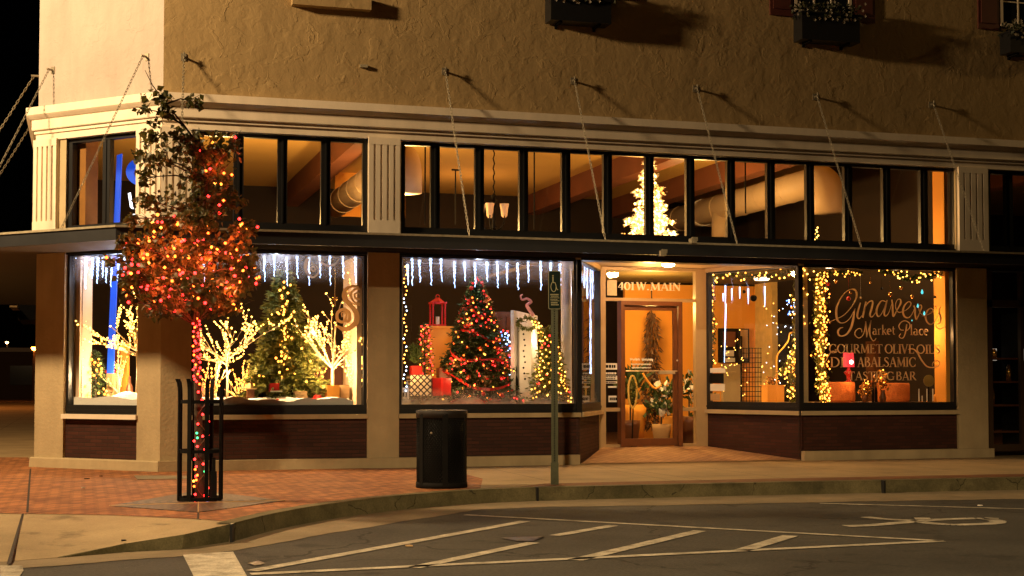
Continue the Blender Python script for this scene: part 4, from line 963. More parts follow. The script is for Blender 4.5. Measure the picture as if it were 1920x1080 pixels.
# scroll painted on the glass
def zp(X_, Y_): return uz(M, 540+X_/6.35, 470+Y_/6.35, -.1)
sc_ = MB()
def zstroke(mb, P, w0, n=7):
    P = catmull(P, n); mb.ribbon(M, [zp(a, b) for a, b, c_ in P], [w0*c_ for a, b, c_ in P], -.098)
pxm = .00817/6.35*1.0
zstroke(sc_, [(645, 790, 14), (640, 740, 16), (690, 745, 22), (690, 800, 26), (650, 850, 30), (590, 820, 34), (590, 740, 34), (660, 700, 34), (725, 740, 36), (730, 820, 38), (690, 850, 34)], pxm)
zstroke(sc_, [(575, 890, 16), (660, 935, 50), (740, 915, 56), (810, 850, 62), (815, 760, 60), (770, 680, 50), (700, 610, 48), (665, 540, 46), (690, 460, 40), (760, 425, 30), (840, 430, 22)], pxm)
zstroke(sc_, [(855, 520, 16), (820, 500, 20), (790, 530, 22), (810, 570, 22), (855, 580, 22)], pxm)
zstroke(sc_, [(855, 630, 14), (790, 610, 22), (750, 550, 24), (760, 490, 24), (810, 455, 24), (858, 460, 20)], pxm)
zstroke(sc_, [(690, 500, 10), (700, 560, 10), (740, 610, 12), (800, 640, 16), (858, 650, 16)], pxm)
zstroke(sc_, [(730, 500, 9), (700, 510, 9), (700, 545, 9), (730, 540, 9), (728, 512, 9)], pxm)
part('painted_scroll', sc_, X['letter'], W2, label='tan painted double scroll low on the pane')
s2 = MB()
zstroke(s2, [(240, 90, 40), (215, 150, 46), (215, 230, 40), (250, 290, 30), (300, 315, 20), (350, 280, 16), (360, 220, 14), (330, 170, 12), (280, 165, 12)], pxm)
zstroke(s2, [(360, 110, 8), (400, 145, 20), (470, 175, 26), (540, 170, 24), (590, 130, 16), (612, 90, 6)], pxm)
zstroke(s2, [(325, 215, 14), (310, 195, 14), (285, 195, 14), (275, 218, 14), (290, 240, 14), (315, 238, 14), (325, 215, 14)], pxm)
part('painted_scroll', s2, leafmat('white_sign_paint', (.88, .86, .82), (.84, .82, .78), .6), W2, label='white painted curl high on the pane')

# ------------------------------------------------------------------ red tree window (W3)
icicles(M, [(762, 495, 532), (771, 484, 535), (787, 487, 527), (808, 484, 537), (828, 485, 527), (851, 490, 540), (871, 491, 530), (892, 491, 540), (912, 491, 527), (933, 489, 540), (953, 492, 531), (973, 492, 543), (993, 490, 530), (1014, 489, 541), (1030, 492, 528), (1050, 494, 535)], -.24, 'row of icicle lights above the red ribboned tree', M(4.6, -.24, 3), r=.014)
b = Vector((at(894, 740, .95).x, .95, .90))
t, sp = fir(b, 1.98, .62, 'christmas tree wrapped in red ribbon and small bulbs', 41, 'fir', 1.9, L=.06, wd=.008)
part('skirt', MB().lathe(tuple(b), [(.42, 0), (.36, .06), (.12, .10), (.03, .14)], 18), X['redbox'], t)
rb = MB(); P = []
for k in range(150):
    f = k/149; a = -4.6*2*math.pi*f+1; rr = (.60*(1-f)**.95+.05)*(.93+.09*math.sin(a*3.3)); z = .22+1.68*f
    P.append(b+Vector((math.cos(a)*rr, math.sin(a)*rr, z-.05*math.sin(a*2.7)+.12*math.sin(a))))
for i in range(149):
    h_ = Vector((0, .006*math.sin(i), .012+.012*abs(math.sin(i*.35)))); rb.add([P[i]-h_, P[i+1]-h_, P[i+1]+h_, P[i]+h_], [(0, 1, 2, 3)])
part('ribbon', rb, X['red'], t)
rnd = random.Random(3)
for k in range(34):
    q_ = rnd.choice(sp); 
    if q_.y > b.y: continue
    part('bow', MB().ball(q_+Vector((0, -.03, 0)), .035, 8, 5), X['red'], t, True)
for k in range(16):
    q_ = rnd.choice(sp)
    if q_.y > b.y: continue
    part('bauble', MB().ball(q_+Vector((0, -.03, 0)), .024, 8, 5), X['gold'], t, True)
front = [q_+Vector((0, -.025, 0)) for q_ in sp if q_.y < b.y+.1]
string('warm and red bulbs over the red ribboned tree', rnd.sample(front, min(150, len(front))), ['bwt', 'bo', 'br'], b, 5, .013, share=[4, 3, 6])
for dx, dz in ((-.35, .6), (.3, .7), (-.15, 1.2), (.12, 1.6), (0, .35)): lamp('string_glow', 'POINT', (b.x+dx*1.15, b.y-.45+.22*dz, b.z+dz), 4.5, (1, .16, .06), .04)
sprays = MB()
for k in range(150):
    q_ = rnd.choice(sp)
    if q_.y < b.y+.1: needles(sprays, q_+Vector((0, -.03, 0)), Vector((0, -1, .3)), rnd, 4, .05, .010, .025)
part('red_spray', sprays, X['red'], t)
# pedestal, lantern and presents
t, cx_, za, zb, wd_ = boxthing('pedestal', 'tall orange pedestal under the red lantern', 'pedestal', 802, 848, 616, 742, 1.25, .36, X['orange'])
part('top', MB().cube((cx_, 1.25+.18, zb), wd_+.05, .40, .035), X['orange'], t)
q_ = Vector((at(822, 605, 1.35).x, 1.4, zb+.035)); lt = thing('lantern', 'red metal lantern standing on the orange pedestal', 'lantern', tuple(q_))
lm = MB()
for sx in (-1, 1):
    for sy in (-1, 1): lm.cube((q_.x+sx*.095, q_.y+sy*.095, q_.z+.03), .022, .022, .32)
lm.cube((q_.x, q_.y, q_.z), .22, .22, .03); lm.cube((q_.x, q_.y, q_.z+.35), .235, .235, .025); lm.lathe((q_.x, q_.y, q_.z+.375), [(.12, 0), (.05, .05), (.03, .07)], 4)
part('frame', lm, X['red'], lt); part('ring', MB().tube([q_+Vector((.03*math.cos(a*.6), 0, .46+.03*math.sin(a*.6))) for a in range(12)], .006, 4), X['red'], lt)
part('candle', MB().lathe(tuple(q_+Vector((0, 0, .03))), [(.03, 0), (.03, .12)], 10), X['white'], lt)
b2 = Vector((at(796, 700, 1.0).x, 1.0, .9)); t, sp2 = fir(b2, 1.25, .13, 'slim tree of red and warm lights beside the orange pedestal', 43, dens=.45)
string('warm and red bulbs down the slim tree at the pedestal', [q_+Vector((0, -.03, 0)) for q_ in sp2 if q_.z > b2.z+.35][:70], ['bwt', 'br'], b2, 6, .012)
t, cx_, za, zb, wd_ = boxthing('flower_pot', 'square red pot with a green plant beside the pedestal', 'potted plant', 772, 791, 686, 702, .85, .15, X['red'])
mb = MB(); rnd = random.Random(4)
for k in range(60): needles(mb, Vector((cx_+rnd.gauss(0, .05), .92, zb+.05+rnd.random()*.22)), Vector((rnd.uniform(-.6, .6), 0, 1)), rnd, 3, .10, .012, .02)
part('foliage', mb, X['fir'], t)
part('table', MB().cube((cx_, .92, .885), wd_*.8, .1, za-.885), X['iron'], t)
m, n, l, bsd = nm('diamond_paper'); tcx = n.new('ShaderNodeTexCoord'); mp = n.new('ShaderNodeMapping'); mp.inputs['Rotation'].default_value = (0, R(45), 0); l.new(tcx.outputs['Object'], mp.inputs[0])
sp_ = n.new('ShaderNodeSeparateXYZ'); l.new(mp.outputs[0], sp_.inputs[0])
def cell(o): return mth(n, l, 'LESS_THAN', mth(n, l, 'FRACT', mth(n, l, 'MULTIPLY', o, 15)), .7)
mx = n.new('ShaderNodeMix'); mx.data_type = 'RGBA'; mx.inputs[6].default_value = (.015, .015, .02, 1); mx.inputs[7].default_value = (.6, .55, .42, 1)
l.new(mth(n, l, 'MULTIPLY', cell(sp_.outputs[0]), cell(sp_.outputs[2])), mx.inputs[0]); l.new(mx.outputs[2], bsd.inputs['Base Color']); X['diamond'] = m
boxthing('gift_box', 'gift box in black and cream diamond paper', 'gift box', 769, 809, 703, 742, .55, .25, X['diamond'])
t, cx_, za, zb, wd_ = boxthing('gift_box', 'glossy dark red gift box left of the ribboned tree', 'gift box', 811, 846, 709, 742, .6, .25, X['redbox'])
part('ribbon', MB().cube((cx_, .59, za), .03, .02, zb-za+.01), X['red'], t)
boxthing('gift_box', 'dark red gift box tucked behind the glossy one', 'gift box', 824, 850, 690, 708, .88, .2, X['wood'])
t, cx_, za, zb, wd_ = boxthing('white_box', 'small white printed box at the window edge', 'box', 751, 767, 727, 757, .25, .1, X['white'])
pr = MB()
for dx, dz, w_, h_ in ((-.02, .10, .03, .06), (.02, .09, .02, .07), (0, .19, .07, .012), (0, .165, .05, .008)): pr.box(M, cx_+dx-w_/2, cx_+dx+w_/2, -.25, -.247, za+dz, za+dz+h_)
part('print', pr, X['iron'], t)
q_ = Vector((at(763, 727, .3).x, .3, zb)); solo('jar', MB().lathe(tuple(q_), [(.022, 0), (.022, .06), (.015, .07), (.015, .09)], 10), plain('blue_glass_jar', (.1, .2, .35), .15), 'tiny blue jar on the white printed box', 'jar', tuple(q_), smooth=True)
P = [M(uz(M, 760+3*math.sin(k*1.3), 500, -.22)[0], -.22, uz(M, 760, 500+k*7.5, -.22)[1]) for k in range(32)]
string('bulb string hanging down the side of the red tree window', P, ['bw', 'bc', 'bwt'], P[0], 8, .012, cord=P)
P = [M(uz(M, 1077, 500, -.22)[0], -.22, uz(M, 1077, 500+k*9, -.22)[1]) for k in range(28)]
string('white bulb string by the pale column', P, ['bc', 'bw'], P[0], 9, .008, cord=P)
b3 = Vector((at(945, 700, 1.35).x, 1.35, .9)); t, sp3 = fir(b3, 1.18, .16, 'narrow tree glowing blue and white behind the red ribboned tree', 45, dens=.5)
string('blue, white and red bulbs on the narrow tree', [q_+Vector((0, -.03, 0)) for q_ in sp3 if q_.y < b3.y+.08][:110], ['bb', 'bc', 'br'], b3, 10, .015, share=[4, 4, 2])
q_ = Vector((at(965, 715, .8).x, .8, .9)); solo('dark_vase', MB().lathe(tuple(q_), [(.05, 0), (.06, .2), (.055, .36), (.03, .42), (.04, .5), (.02, .6)], 12), X['iron'], 'tall dark vase between ribboned tree and white cabinet', 'vase', tuple(q_), smooth=True)
# white stand with ornaments
t, cx_, za, zb, wd_ = boxthing('display_stand', 'white tapering stand with dark studs under a wreath', 'display stand', 974, 996, 612, 735, .75, .12, X['white'])
part('side_panel', MB().add([(cx_+wd_/2, .75, zb), (cx_+wd_/2+.16, 1.0, zb-.02), (cx_+wd_/2+.20, 1.0, za+.4), (cx_+wd_/2+.28, 1.0, za), (cx_+wd_/2, .75, za)], [(0, 1, 2, 3, 4)]), X['white'], t)
for k in range(9): part('stud', MB().ball((cx_-.03+.012*(k % 3), .745, zb-.12-.085*k), .016, 8, 4), X['iron'], t)
lamp('stand_light', 'POINT', (at(1014, 650, .8).x, .82, 1.85), 5.0, (1, .72, .38), .03)
mb = MB(); rnd = random.Random(6)
qw = Vector((cx_+.03, .74, zb+.04))
for k in range(90): a = rnd.uniform(0, 6.28); needles(mb, qw+Vector((math.cos(a)*.13, 0, math.sin(a)*.07)), Vector((math.cos(a), 0, math.sin(a))), rnd, 3, .05, .009, .02)
tag(part('wreath', mb, X['firy'], None, loc=tuple(qw)), 'leafy green wreath on top of the white stand', 'wreath')
c1 = [at(x, y, .72) for x, y in catmull([(1000, 592), (992, 580), (988, 572), (996, 566), (988, 560), (979, 562), (976, 555), (980, 552)], 5)]
solo('curled_figure', MB().tube(c1, [.03-.022*i/len(c1) for i in range(len(c1))], 7), plain('pink_satin', (.8, .35, .3), .5), 'pink curly ornament rising above the green wreath', 'ornament', tuple(c1[0]), smooth=True)
b4 = Vector((at(1030, 735, .6).x, .6, .9)); t, sp4 = fir(b4, 1.2, .26, 'bushy small fir half hidden by the sign post', 46, 'firy', .9, L=.06, wd=.009)
string('amber, white and red bulbs on the bushy small fir', [q_+Vector((0, -.03, 0)) for q_ in sp4 if q_.y < b4.y+.05][:100], ['bwt', 'bw', 'br'], b4, 12, .012, share=[4, 3, 1])

garland([at(1003, 605, .74), at(1016, 622, .74), at(1024, 650, .74), at(1026, 690, .74)], .07, 'added glowing garland draped down the side of the white stand', 48, 130, 60, 'firy', ('bw', 'bwt'), .013)  # garland added to make the bright zone beside the stand
# furniture glimpsed behind the displays
for x0, x1, y0, y1, Y, mt, nm0, lab, cat in ((575, 645, 648, 745, 2.6, 'wood', 'cabinet', 'dark brown cabinet glimpsed behind the tall twig tree', 'cabinet'), 
                                  (928, 962, 585, 745, 2.8, 'wood', 'cabinet', 'brown cabinet in the dark behind the narrow blue lit tree', 'cabinet'), (1640, 1700, 640, 745, 3.2, 'wood', 'cabinet', 'dark cabinet deep behind the painted wares lettering', 'cabinet')):
    a, b_ = at(x0, y1, Y), at(x1, y0, Y); t = thing(nm0, lab, cat, ((a.x+b_.x)/2, Y, .06)); mbx = MB().box(M, a.x, b_.x, -Y-.3, -Y, .06, b_.z)
    part('body', mbx, X[mt], t)
    if mt == 'wood':
        for k in range(2): part('door', MB().box(M, a.x+.04+(b_.x-a.x)*.5*k, a.x-.04+(b_.x-a.x)*.5*(k+1), -Y, -Y+.02, .2, b_.z-.08), X['beam'], t)
    else: part('fold', MB().tube([(a.x+.1, Y-.02, .06), (a.x+.1, Y-.02, b_.z)], .03, 6), X[mt], t)
# narrow slanted window
lu = lambda x, y: uz(LF, x, y, -.25)
t = thing('icicle_lights', 'long icicle strand hanging in the narrow slanted window', 'icicle lights', tuple(LF(.9, -.25, 3)), 'icicle light strings along the window tops')
for x, y0, y1 in ((1096, 500, 540), (1101, 500, 560), (1107, 505, 700), (1111, 505, 560), (1116, 505, 550), (1090, 500, 530)):
    u, za = lu(x, y0); zb = lu(x, y1)[1]; n_ = max(4, int((za-zb)/.06))
    rnd = random.Random(x); P = [LF(u+rnd.uniform(-.02, .02), -.25, za+(zb-za)*i/n_) for i in range(n_+1)]
    part('icicle', MB().tube(P, [.016*rnd.uniform(.5, 1.2) for _ in P], 6), X['ice'], t)
part('display_back', MB().box(LF, .15, LLEN-.1, -1.1, -1.05, .9, 2.3), plain('pale_display_panel', (.55, .52, .5), .8), bld)
q_ = LF(lu(1107, 720)[0], -.25, lu(1107, 710)[1]); mb = MB(); rnd = random.Random(2)
for k in range(14): needles(mb, q_+Vector((rnd.gauss(0, .02), 0, rnd.gauss(0, .04))), Vector((0, 0, -1)), rnd, 3, .05, .008, .015)
tag(part('green_ornament', mb, X['fir'], None, loc=tuple(q_)), 'green sprig hanging at the end of the icicle strand', 'ornament')

# unseen point lights added to brighten the displays and back-light the lettering
for x, y, z, e, col in ((1.6, .45, 2.85, 7, (.75, .82, 1)), (4.6, .45, 2.85, 8, (.75, .82, 1)), (-.55, 1.15, 2.8, 7, (.8, .84, 1)), (6.35, .8, 2.6, 5, (.75, .82, 1)),
                        (2.15, .42, 1.9, 2.0, (1, .6, .24)), (.95, .45, 1.35, 5, (1, .62, .28)), (2.35, .45, 1.4, 6, (1, .60, .26)), (-.5, 1.3, 1.3, 9, (1, .66, .34)), (.9, .16, 1.25, .35, (1, .66, .3)), (2.2, .16, 1.25, .35, (1, .66, .3)), (-.75, 1.0, 1.25, .35, (1, .66, .3)), (3.6, .4, 1.5, 9, (1, .5, .16)), (4.3, .35, 1.3, 3, (1, .48, .2)), (5.4, .35, 1.6, 3.5, (1, .62, .3)),
                        (9.95, .8, 1.7, 5, (1, .6, .22)), (12.1, .5, 2.0, 7, (1, .5, .18)), (11.0, .6, 1.3, 2.2, (1, .45, .15)), (10.5, .55, 2.93, 4, (1, .68, .36)), (11.7, .55, 2.93, 4, (1, .68, .36)), (9.6, 2.0, 2.0, 6, (1, .55, .2))):
    lamp('display_fill', 'POINT', (x, y, z), e*(10 if x < 2.6 and z < 2 else 2.6), col, .05)
#PART4
# ------------------------------------------------------------------ transom tree
bt_ = Vector((at(1218, 445, 1.05).x, 1.05, 3.17)); rnd = random.Random(70)
tt_ = thing('lit_tree', 'densely lit white christmas tree behind the transom panes above the entrance', 'christmas tree', tuple(bt_))
H_ = 1.66; mb = MB(); pts = []
for k in range(520):
    f = 1-math.sqrt(rnd.random()*.985); z = H_*(.04+.96*f); lay = .75+.25*math.sin(f*42)
    rr = (.60*(1-f)+.03)*lay; a = rnd.uniform(0, 6.283); rr *= math.sqrt(rnd.uniform(.25, 1))
    pts.append(bt_+Vector((math.cos(a)*rr, math.sin(a)*rr, z)))
for q_ in pts:
    d = (q_-Vector((bt_.x, bt_.y, q_.z))).normalized(); mb.tube([Vector((bt_.x, bt_.y, q_.z+.04)), q_], .004, 3, False); needles(mb, q_, d, rnd, 4, .06, .009, .018)
part('branches', mb, X['white'], tt_); part('trunk', MB().tube([bt_, bt_+Vector((0, 0, H_))], .02, 6), X['white'], tt_)
X['bhot'] = glow('bright_warm_bulb', (1, .54, .15), 15)
bulbs(tt_, [p_ for i, p_ in enumerate(pts) if i % 4], X['bhot'], .021, 75); bulbs(tt_, [p_ for i, p_ in enumerate(pts) if i % 4 == 0], X['bwt'], .02, 25)
b = Vector((at(1531, 452, .9).x, .9, 3.17)); q_ = thing('small_lit_cone', 'small cone of warm bulbs behind the transom under the duct hood', 'christmas tree', tuple(b))
b.z = 3.3; pts = [b+Vector((random.uniform(-1, 1)*.085*(1-k/13), random.uniform(-.05, .05), .02+.42*k/13)) for k in range(14)]
part('cone', MB().lathe(tuple(b-Vector((0, 0, .12))), [(.1, 0), (.01, .5)], 10), X['fir'], q_); bulbs(q_, pts, X['bw'], .014)
b = at(1422, 440, .9); solo('red_lamp_shade', MB().lathe((b.x, .9, 3.17), [(.02, 0), (.02, .14), (.11, .16), (.10, .24), (.05, .28)], 14), glow('red_glow', (1, .02, .02), .9), 'small red shade behind the transom under the duct branch', 'lamp', (b.x, .9, 3.17), smooth=True)
part('recess_roof', MB().prism([(6.0, .35), (9.75, .35), (XR+.1, YD+.1), (XL-.1, YD+.1)], 3.12, 3.165), X['dark'], bld)

# ------------------------------------------------------------------ behind the door
rnd = random.Random(12)
def leafy(name, c, lab, cat, n, L, wd, sp, mat, pot=None, up=(0, 0, 1), white=0):
    c = Vector(c); t = thing(name, lab, cat, (c.x, c.y, .06)); mb = MB(); wm = MB()
    for k in range(n):
        d = Vector((rnd.uniform(-1, 1), rnd.uniform(-1, 1), rnd.uniform(-.2, 1)))+Vector(up)
        needles(mb if rnd.random() >= white else wm, c+Vector((rnd.gauss(0, sp[0]), rnd.gauss(0, sp[0]), rnd.gauss(0, sp[1]))), d.normalized(), rnd, 2, L, wd, .02)
    part('foliage', mb, mat, t)
    if wm.v: part('blossom', wm, X['white'], t)
    if pot:
        r_, h_, pm = pot; zb = .06
        part('pot', MB().lathe((c.x, c.y, zb), [(r_*.7, 0), (r_, h_*.8), (r_*1.05, h_), (r_*.9, h_)], 16), pm, t, True)
        part('stem', MB().tube([(c.x, c.y, zb+h_-.02), tuple(c)], .015, 5), X['trunk'], t)
    return t
c = at(1222, 650, 4.2); hp = thing('hanging_garland', 'long dark drooping fir hanging behind the door glass', 'hanging garland', (c.x, c.y, 3.0))
mb = MB()
for k in range(170):
    f = k/170; w_ = .03+.12*min(1, f*2.2)*(1 if f < .35 else .8); z = at(1222, 585, 4.2).z-f*2.1
    for s in (-1, 1): needles(mb, Vector((c.x+s*rnd.uniform(0, w_), 4.2+rnd.uniform(-.1, .1), z)), Vector((s*.5, 0, -1.2)), rnd, 3, .13, .009, .02)
part('foliage', mb, leafmat('dried_foliage', (.05, .022, .008), (.10, .04, .012), .1), hp); part('stem', MB().tube([(c.x, 4.2, 3.1), (c.x, 4.2, 1.0)], .012, 5), X['trunk'], hp)
def fp(x, y, Y): return at(x, y, Y)
leafy('poinsettia', fp(1240, 765, 3.2), 'pale flowered plant low behind the door glass', 'potted plant', 80, .10, .022, (.14, .07), X['fir'], (.16, .42, X['tan']), white=.28)
leafy('poinsettia', fp(1252, 735, 3.5), 'pale flowered plant higher behind the door handle side', 'potted plant', 80, .10, .024, (.15, .07), X['fir'], (.15, .55, X['orange']), white=.25)
leafy('poinsettia', fp(1292, 725, 3.3), 'white flowered plant behind the sidelight right of the door', 'potted plant', 110, .09, .022, (.14, .16), X['fir'], (.17, .55, X['wood']), white=.28)
leafy('broadleaf_plant', fp(1190, 712, 3.7), 'dark spiky leaved plant behind the door lettering', 'potted plant', 40, .30, .020, (.06, .06), X['fir'], (.2, .75, X['orange']))
leafy('broadleaf_plant', fp(1182, 735, 2.9), 'dark leafy plant beside the wreath frame', 'potted plant', 40, .14, .025, (.10, .10), X['fir'], (.16, .5, X['wood']))
c = fp(1186, 720, 2.5); wr = [Vector((c.x+.075*math.cos(a), 2.5, c.z-.13+.27*math.sin(a)*(1.0))) for a in [2*math.pi*k/24 for k in range(25)]]
t = thing('oval_wreath', 'yellow pointed oval frame with dark blooms seen low through the door', 'wreath', (c.x, 2.5, .06)); part('frame', MB().tube(wr, .018, 6), plain('yellow_cane', (.8, .55, .12), .5), t)
mb = MB()
for k in range(40): needles(mb, Vector((c.x+rnd.gauss(0, .025), 2.52, c.z-.13+rnd.uniform(-.2, .2))), Vector((0, -1, 0)), rnd, 2, .05, .014, .01)
part('blooms', mb, X['firy'], t); part('stand', MB().tube([(c.x, 2.54, .07), (c.x+.03, 2.54, c.z-.3)], .012, 5), X['iron'], t)
solo('curved_branch', MB().tube(catmull([tuple(fp(1205, 700, 3.0)), tuple(fp(1215, 716, 3.0)), tuple(fp(1228, 728, 3.0)), tuple(fp(1240, 722, 3.0))], 4), .02, 5), X['orange'], 'pale curved branch behind the middle of the door', 'branch', tuple(fp(1215, 716, 3.0)))
# writing on the entrance
# --- small serif stroke alphabet (cell height 1, width given)
TK, TN = .17, .065
def arc(cx_, cy_, rx, ry, a0, a1, k=14):
    o = []
    for i in range(k+1):
        a = R(a0+(a1-a0)*i/k); o.append((cx_+rx*math.cos(a), cy_+ry*math.sin(a), TN+(TK-TN)*abs(math.cos(a))))
    return o
def st(x0, y0, x1, y1, w_=TK): return [(x0, y0, w_), (x1, y1, w_)]
def sf(x, y, L=.26): return [(x-L/2, y, .045), (x+L/2, y, .045)]
GL = {
 'A': (.80, [st(.10, 0, .40, 1, TN), st(.40, 1, .70, 0), st(.2, .33, .6, .33, TN), sf(.1, .02), sf(.7, .02)]),
 'B': (.68, [st(.16, 0, .16, 1), arc(.3, .75, .22, .22, 90, -90), arc(.3, .27, .28, .25, 90, -90), st(.1, .97, .32, .97, TN), st(.1, .03, .32, .03, TN), st(.16, .52, .32, .52, TN)]),
 'C': (.78, [arc(.45, .5, .36, .47, 48, 312), st(.72, .70, .72, .95, .05), st(.72, .06, .72, .28, .05)]),
 'D': (.82, [st(.16, 0, .16, 1), arc(.3, .5, .42, .47, 90, -90), st(.06, .97, .32, .97, TN), st(.06, .03, .32, .03, TN)]),
 'E': (.66, [st(.16, 0, .16, 1), st(.06, .97, .58, .97, TN), st(.06, .03, .60, .03, TN), st(.16, .52, .46, .52, TN), st(.57, .80, .57, 1, .05), st(.6, 0, .6, .2, .05), st(.46, .44, .46, .6, .05)]),
 'G': (.84, [arc(.45, .5, .36, .47, 48, 330), st(.72, .70, .72, .95, .05), st(.74, .05, .74, .42, .15), sf(.72, .42)]),
 'I': (.34, [st(.17, 0, .17, 1), sf(.17, .02, .3), sf(.17, .98, .3)]),
 'L': (.62, [st(.16, 0, .16, 1), sf(.16, .98, .3), st(.06, .03, .56, .03, TN), st(.56, 0, .56, .24, .05)]),
 'M': (.98, [st(.14, 0, .18, 1, TN), st(.18, 1, .48, .08), st(.48, .08, .80, 1, TN), st(.80, 1, .84, 0), sf(.14, .02), sf(.84, .02, .3), sf(.14, .98, .2), sf(.84, .98, .2)]),
 'N': (.86, [st(.15, 0, .15, 1, TN), st(.15, 1, .70, 0), st(.70, 0, .70, 1, TN), sf(.15, .02), sf(.12, .98, .2), sf(.7, .98)]),
 'O': (.88, [arc(.44, .5, .36, .47, 0, 360, 22)]),
 'R': (.76, [st(.16, 0, .16, 1), arc(.32, .74, .22, .23, 90, -90), st(.1, .97, .34, .97, TN), st(.16, .51, .34, .51, TN), st(.34, .5, .68, .02), sf(.16, .02, .3), sf(.7, .02, .16)]),
 'S': (.60, [[(.50, .78, .05), (.46, .92, .06), (.30, .97, TN), (.14, .90, .11), (.12, .72, .14), (.28, .56, TK), (.44, .42, TK), (.52, .24, .14), (.42, .07, .10), (.26, .03, TN), (.12, .08, .06), (.08, .24, .05)]]),
 'T': (.72, [st(.36, 0, .36, 1), st(.04, .97, .68, .97, TN), st(.05, .78, .05, 1, .05), st(.67, .78, .67, 1, .05), sf(.36, .02, .3)]),
 'U': (.80, [st(.17, 1, .17, .3), arc(.42, .3, .25, .27, 180, 360), st(.67, .3, .67, 1, TN), sf(.17, .98), sf(.67, .98, .2)]),
 'V': (.78, [st(.10, 1, .38, 0), st(.38, 0, .66, 1, TN), sf(.1, .98), sf(.66, .98, .2)]),
 'W': (1.16, [st(.10, 1, .34, 0), st(.34, 0, .58, .95, TN), st(.52, 1, .78, 0), st(.78, 0, 1.04, 1, TN), sf(.1, .98), sf(.52, .98, .2), sf(1.04, .98, .2)]),
 '4': (.64, [st(.44, 0, .44, 1), st(.44, .98, .06, .36, TN), st(.04, .34, .60, .34, TN), sf(.44, .02, .24)]),
 '0': (.64, [arc(.32, .5, .24, .47, 0, 360, 20)]),
 '1': (.42, [st(.22, 0, .22, 1), sf(.22, .02, .3), sf(.16, .95, .18)]),
 '.': (.26, [st(.13, 0, .13, .14)]),
 'a': (.50, [arc(.22, .18, .15, .17, 90, 330, 8), [(.08, .55, .05), (.2, .62, TN), (.34, .52, .10), (.36, .3, .11), (.36, .1, .1), (.46, .02, .05)]]),
 'r': (.42, [st(.13, 0, .13, .6, .12), [(.13, .42, .05), (.24, .58, TN), (.36, .58, .09)], sf(.13, .02, .2)]),
 'k': (.52, [st(.13, 0, .13, 1, .12), st(.13, .28, .42, .60, TN), st(.22, .36, .46, 0, .11), sf(.13, .02, .2)]),
 'e': (.48, [[(.1, .34, TN), (.40, .34, TN)], arc(.24, .32, .17, .29, 0, 300, 12)]),
 't': (.38, [[(.17, .85, .09), (.17, .2, .11), (.22, .04, .08), (.34, .08, .05)], st(.04, .6, .34, .6, .05)]),
 'l': (.28, [st(.13, 0, .13, 1.05, .12), sf(.13, .02, .22)]),
 'c': (.44, [arc(.26, .31, .18, .29, 50, 310, 12)]),
 '&': (.8, [[(.72, .02, .06), (.4, .5, TK), (.26, .75, .1), (.32, .95, .07), (.46, .85, .07), (.4, .62, .06), (.16, .38, .1), (.12, .16, .12), (.26, .02, .08), (.5, .08, .06), (.66, .44, .05)]]),
}
def text(fr, v, txt, p0, p1, ytop, wscale=1.0, th=.003, slant=0):
    "set txt between two photo pixels on its baseline; ytop is the photo row of the cap height at the left end"
    (x0, y0), (x1, y1) = p0, p1; A, Bq = Vector(uz(fr, x0, y0, -v)), Vector(uz(fr, x1, y1, -v)); Tp = uz(fr, x0, ytop, -v)[1]
    h = Tp-A[1]; tw = sum(GL[c_][0] if c_ != ' ' else .42 for c_ in txt); ux = (Bq-A)/tw; s = 0; mb = MB()
    for c_ in txt:
        if c_ == ' ': s += .42; continue
        wd_, strokes = GL[c_]
        for S in strokes:
            pts = [(A.x+ux.x*(s+x)+slant*y*h, A.y+ux.y*(s+x)+y*h) for x, y, w_ in S]
            mb.ribbon(fr, pts, [w_*h*wscale for x, y, w_ in S], -v, th)
        s += wd_
    return mb
goldp = plain('pale_gold_lettering', (.88, .78, .58), .5)
mb = MB()
for tx, a_, b_, yt in (('401', (1158, 543.5), (1190, 543.8), 529), ('W.', (1193, 544), (1217, 544), 529), ('MAIN', (1219, 544.5), (1277, 545), 530)):
    m2 = text(D, -.012, tx, a_, b_, yt, 1.35); mb.add(m2.v, m2.f)
part('lettering', mb, goldp, dw, label='pale gold street number lettering reading 401 W. MAIN')
a, b = q(1138, 554), q(1156, 525); nt = part('notice', MB().box(D, a[0], b[0], .008, .012, a[1], b[1]), plain('cream_notice', (.62, .52, .34), .7, var=.25, scale=30), dw)
# notices stuck on the sidelight
def note(fr, x0, x1, y0, y1, v, mat, lab=None, par=None, marks=0):
    a, b = uz(fr, x0, y1, v), uz(fr, x1, y0, v); o = part('notice', MB().box(fr, a[0], b[0], v, v+.003, a[1], b[1]), mat, par, label=lab)
    if marks:
        mb = MB(); rr = random.Random(int(x0+y0)); rows = marks
        for r_ in range(rows):
            zc = a[1]+(b[1]-a[1])*(r_+.5)/rows; hh = (b[1]-a[1])/rows*.45; u_ = a[0]+(b[0]-a[0])*.12
            while u_ < b[0]-(b[0]-a[0])*.15:
                w_ = (b[0]-a[0])*rr.uniform(.08, .2); mb.box(fr, u_, u_+w_, v+.003, v+.005, zc-hh/2, zc+hh/2); u_ += w_*1.25
        part('print', mb, X['iron'] if mat is X['white'] else X['white'], par)
for x0, x1, y0, y1, mt, mk in ((1133, 1157, 681, 693, 'white', 1), (1133, 1157, 696, 704, 'iron', 1), (1133, 1157, 704.5, 712, 'white', 2), (1133, 1157, 715, 719, 'white', 1), (1141, 1156, 742, 754, 'white', 1), (1140, 1156, 724, 727, 'white', 0)):
    note(D, x0, x1, y0, y1, .008, X[mt], None, dw, mk)
